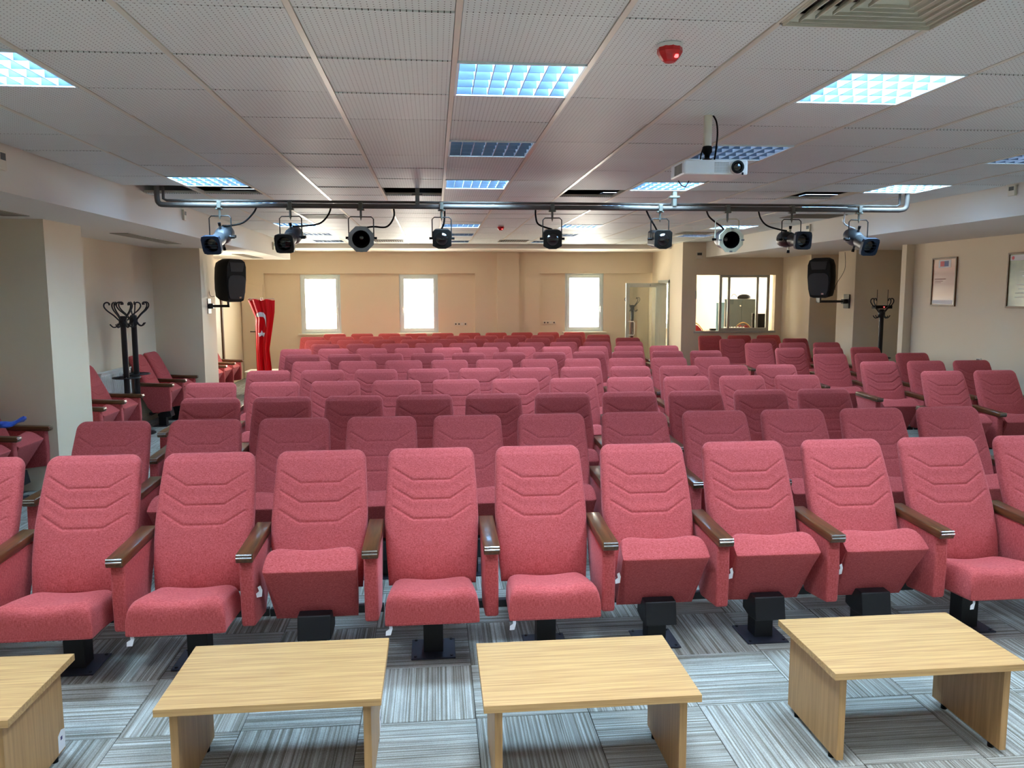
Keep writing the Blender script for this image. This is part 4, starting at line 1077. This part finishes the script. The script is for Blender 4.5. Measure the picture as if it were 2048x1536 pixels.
part('body', MB().box(-.38, -.35, -.22, .22, 0, .42).box(.15, .18, -.22, .22, 0, .42).box(-.35, .15, -.02, .0, .1, .42), M['brown_wood'], t)

# ================================================================== INSIDE THE BOOTH
t = thing('metal_cabinet', 'grey metal cabinet seen through the booth window', 'cabinet', (6.95, 17.6, 0))
part('body', MB().box(-.42, .36, -.2, .2, 0, 1.70), M['grey_metal'], t, bevel=.006)
part('door', MB().box(-.41, -.04, -.212, -.2, .05, 1.68), M['grey_metal'], t, bevel=.003); part('door', MB().box(-.02, .35, -.212, -.2, .05, 1.68), M['grey_metal'], t, bevel=.003)
part('lock', MB().cyl((-.06, -.212, 1.55), (-.06, -.225, 1.55), .018, n=12), M['chrome'], t)
t = thing('shoulder_bag', 'black bag lying on top of the grey booth cabinet', 'bag', (7.04, 17.55, 1.70))
part('bag_body', MB().lathe([(.02, 0), (.15, .005), (.16, .05), (.11, .09), (.04, .11)], n=16, flat=.6), M['black_soft'], t, smooth=True)
part('strap', MB().tube([(-.24 + .055 * math.cos(a), 0, .05 + .06 * math.sin(a)) for a in [PI * k / 10 for k in range(11)]], .006, 6), M['black_soft'], t, smooth=True)
t = thing('desk', 'pale control desk inside the booth under its window', 'table', (6.15, 16.05, 0))
part('desktop', MB().box(-.85, .85, -.28, .28, .95, .98), M['white'], t, bevel=.003)
for a in (-.82, .82): part('side_panel', MB().box(a - .015, a + .015, -.26, .26, 0, .95), M['white'], t)
t = thing('mixing_console', 'white sloping console on the booth desk behind the sliding pane', 'mixer', (6.28, 16.02, .98))
part('console_body', MB().prism_x([(-.16, 0), (.16, 0), (.16, .15), (-.16, .08)], -.22, .22), M['white'], t, bevel=.004)
kn = MB()
for a in range(6):
    for b in range(3): kn.cyl((-.17 + a * .065, -.1 + b * .09, .09 + b * .02), (-.17 + a * .065, -.1 + b * .09, .12 + b * .02), .008, n=8)
part('knobs', kn, M['black_soft'], t)
t = thing('console', 'small sloping white device on the desk at booth window left', 'mixer', (5.74, 15.98, .98))
part('console_body', MB().prism_x([(-.13, 0), (.13, 0), (.13, .10), (-.13, .04)], -.13, .10), M['white'], t, bevel=.004)
part('screen', MB().box(-.02, .09, .0, .10, .09, .12), M['black_soft'], t)
t = thing('monitor', 'dark computer monitor at the right inside the booth', 'monitor', (6.90, 16.3, .98), D(-12))
part('screen', MB().box(-.16, .16, -.015, .015, .06, .42), M['black_soft'], t, bevel=.004); part('bezel', MB().box(-.168, -.16, -.017, .017, .05, .43), M['chrome'], t)
part('stand', MB().box(-.02, .02, -.01, .03, 0, .08).box(-.09, .09, -.07, .07, 0, .012), M['black_soft'], t)
def banquet(x, y, rz, label):
    t = thing('banquet_chair', label, 'chair', (x, y, 0), rz, group='banquet chairs in the booth')
    P = [(-.20, .80), (-.205, 1.02), (-.17, 1.08), (-.10, 1.16), (0, 1.20), (.10, 1.16), (.17, 1.08), (.205, 1.02), (.20, .80)]
    part('back_frame', MB().tube([(p.x, 0, p.y) for p in spline([(a, b, 0) for a, b in P], 4)], .011, 8), M['gold'], t, smooth=True)
    Q = [(-.19, .80), (-.195, 1.01), (-.16, 1.065), (-.09, 1.135), (-.05, 1.15), (-.04, 1.125), (.04, 1.125), (.05, 1.15), (.09, 1.135), (.16, 1.065), (.195, 1.01), (.19, .80)]
    part('back_cushion', MB().prism_y(Q, -.02, .02), M['banquet_red'], t, bevel=.006)
    part('seat_cushion', MB().box(-.21, .21, -.42, .0, .62, .69), M['banquet_red'], t, bevel=.015)
    for a in (-.19, .19):
        for b in (-.40, .0): part('leg', MB().cyl((a, b, 0), (a, b, .80 if b == 0 else .62), .011, n=8), M['gold'], t)
banquet(5.60, 16.75, PI, 'red banquet chair with gold arched frame, left in the booth')
banquet(6.66, 16.62, PI, 'red banquet chair behind the console in the booth')
t = thing('blue_screen', 'pale blue upright panel between booth panes and cabinet', 'panel', (6.24, 16.9, 0))
part('panel', MB().box(-.09, .09, -.02, .02, 0.03, 1.63), mat('pale_blue_panel', srgb(140, 180, 200), .4), t, bevel=.004)
part('panel_edge', MB().box(.09, .11, -.025, .025, 0.0, 1.65), M['white'], t); part('foot', MB().box(-.12, .12, -.12, .12, 0, .03), M['black_soft'], t)
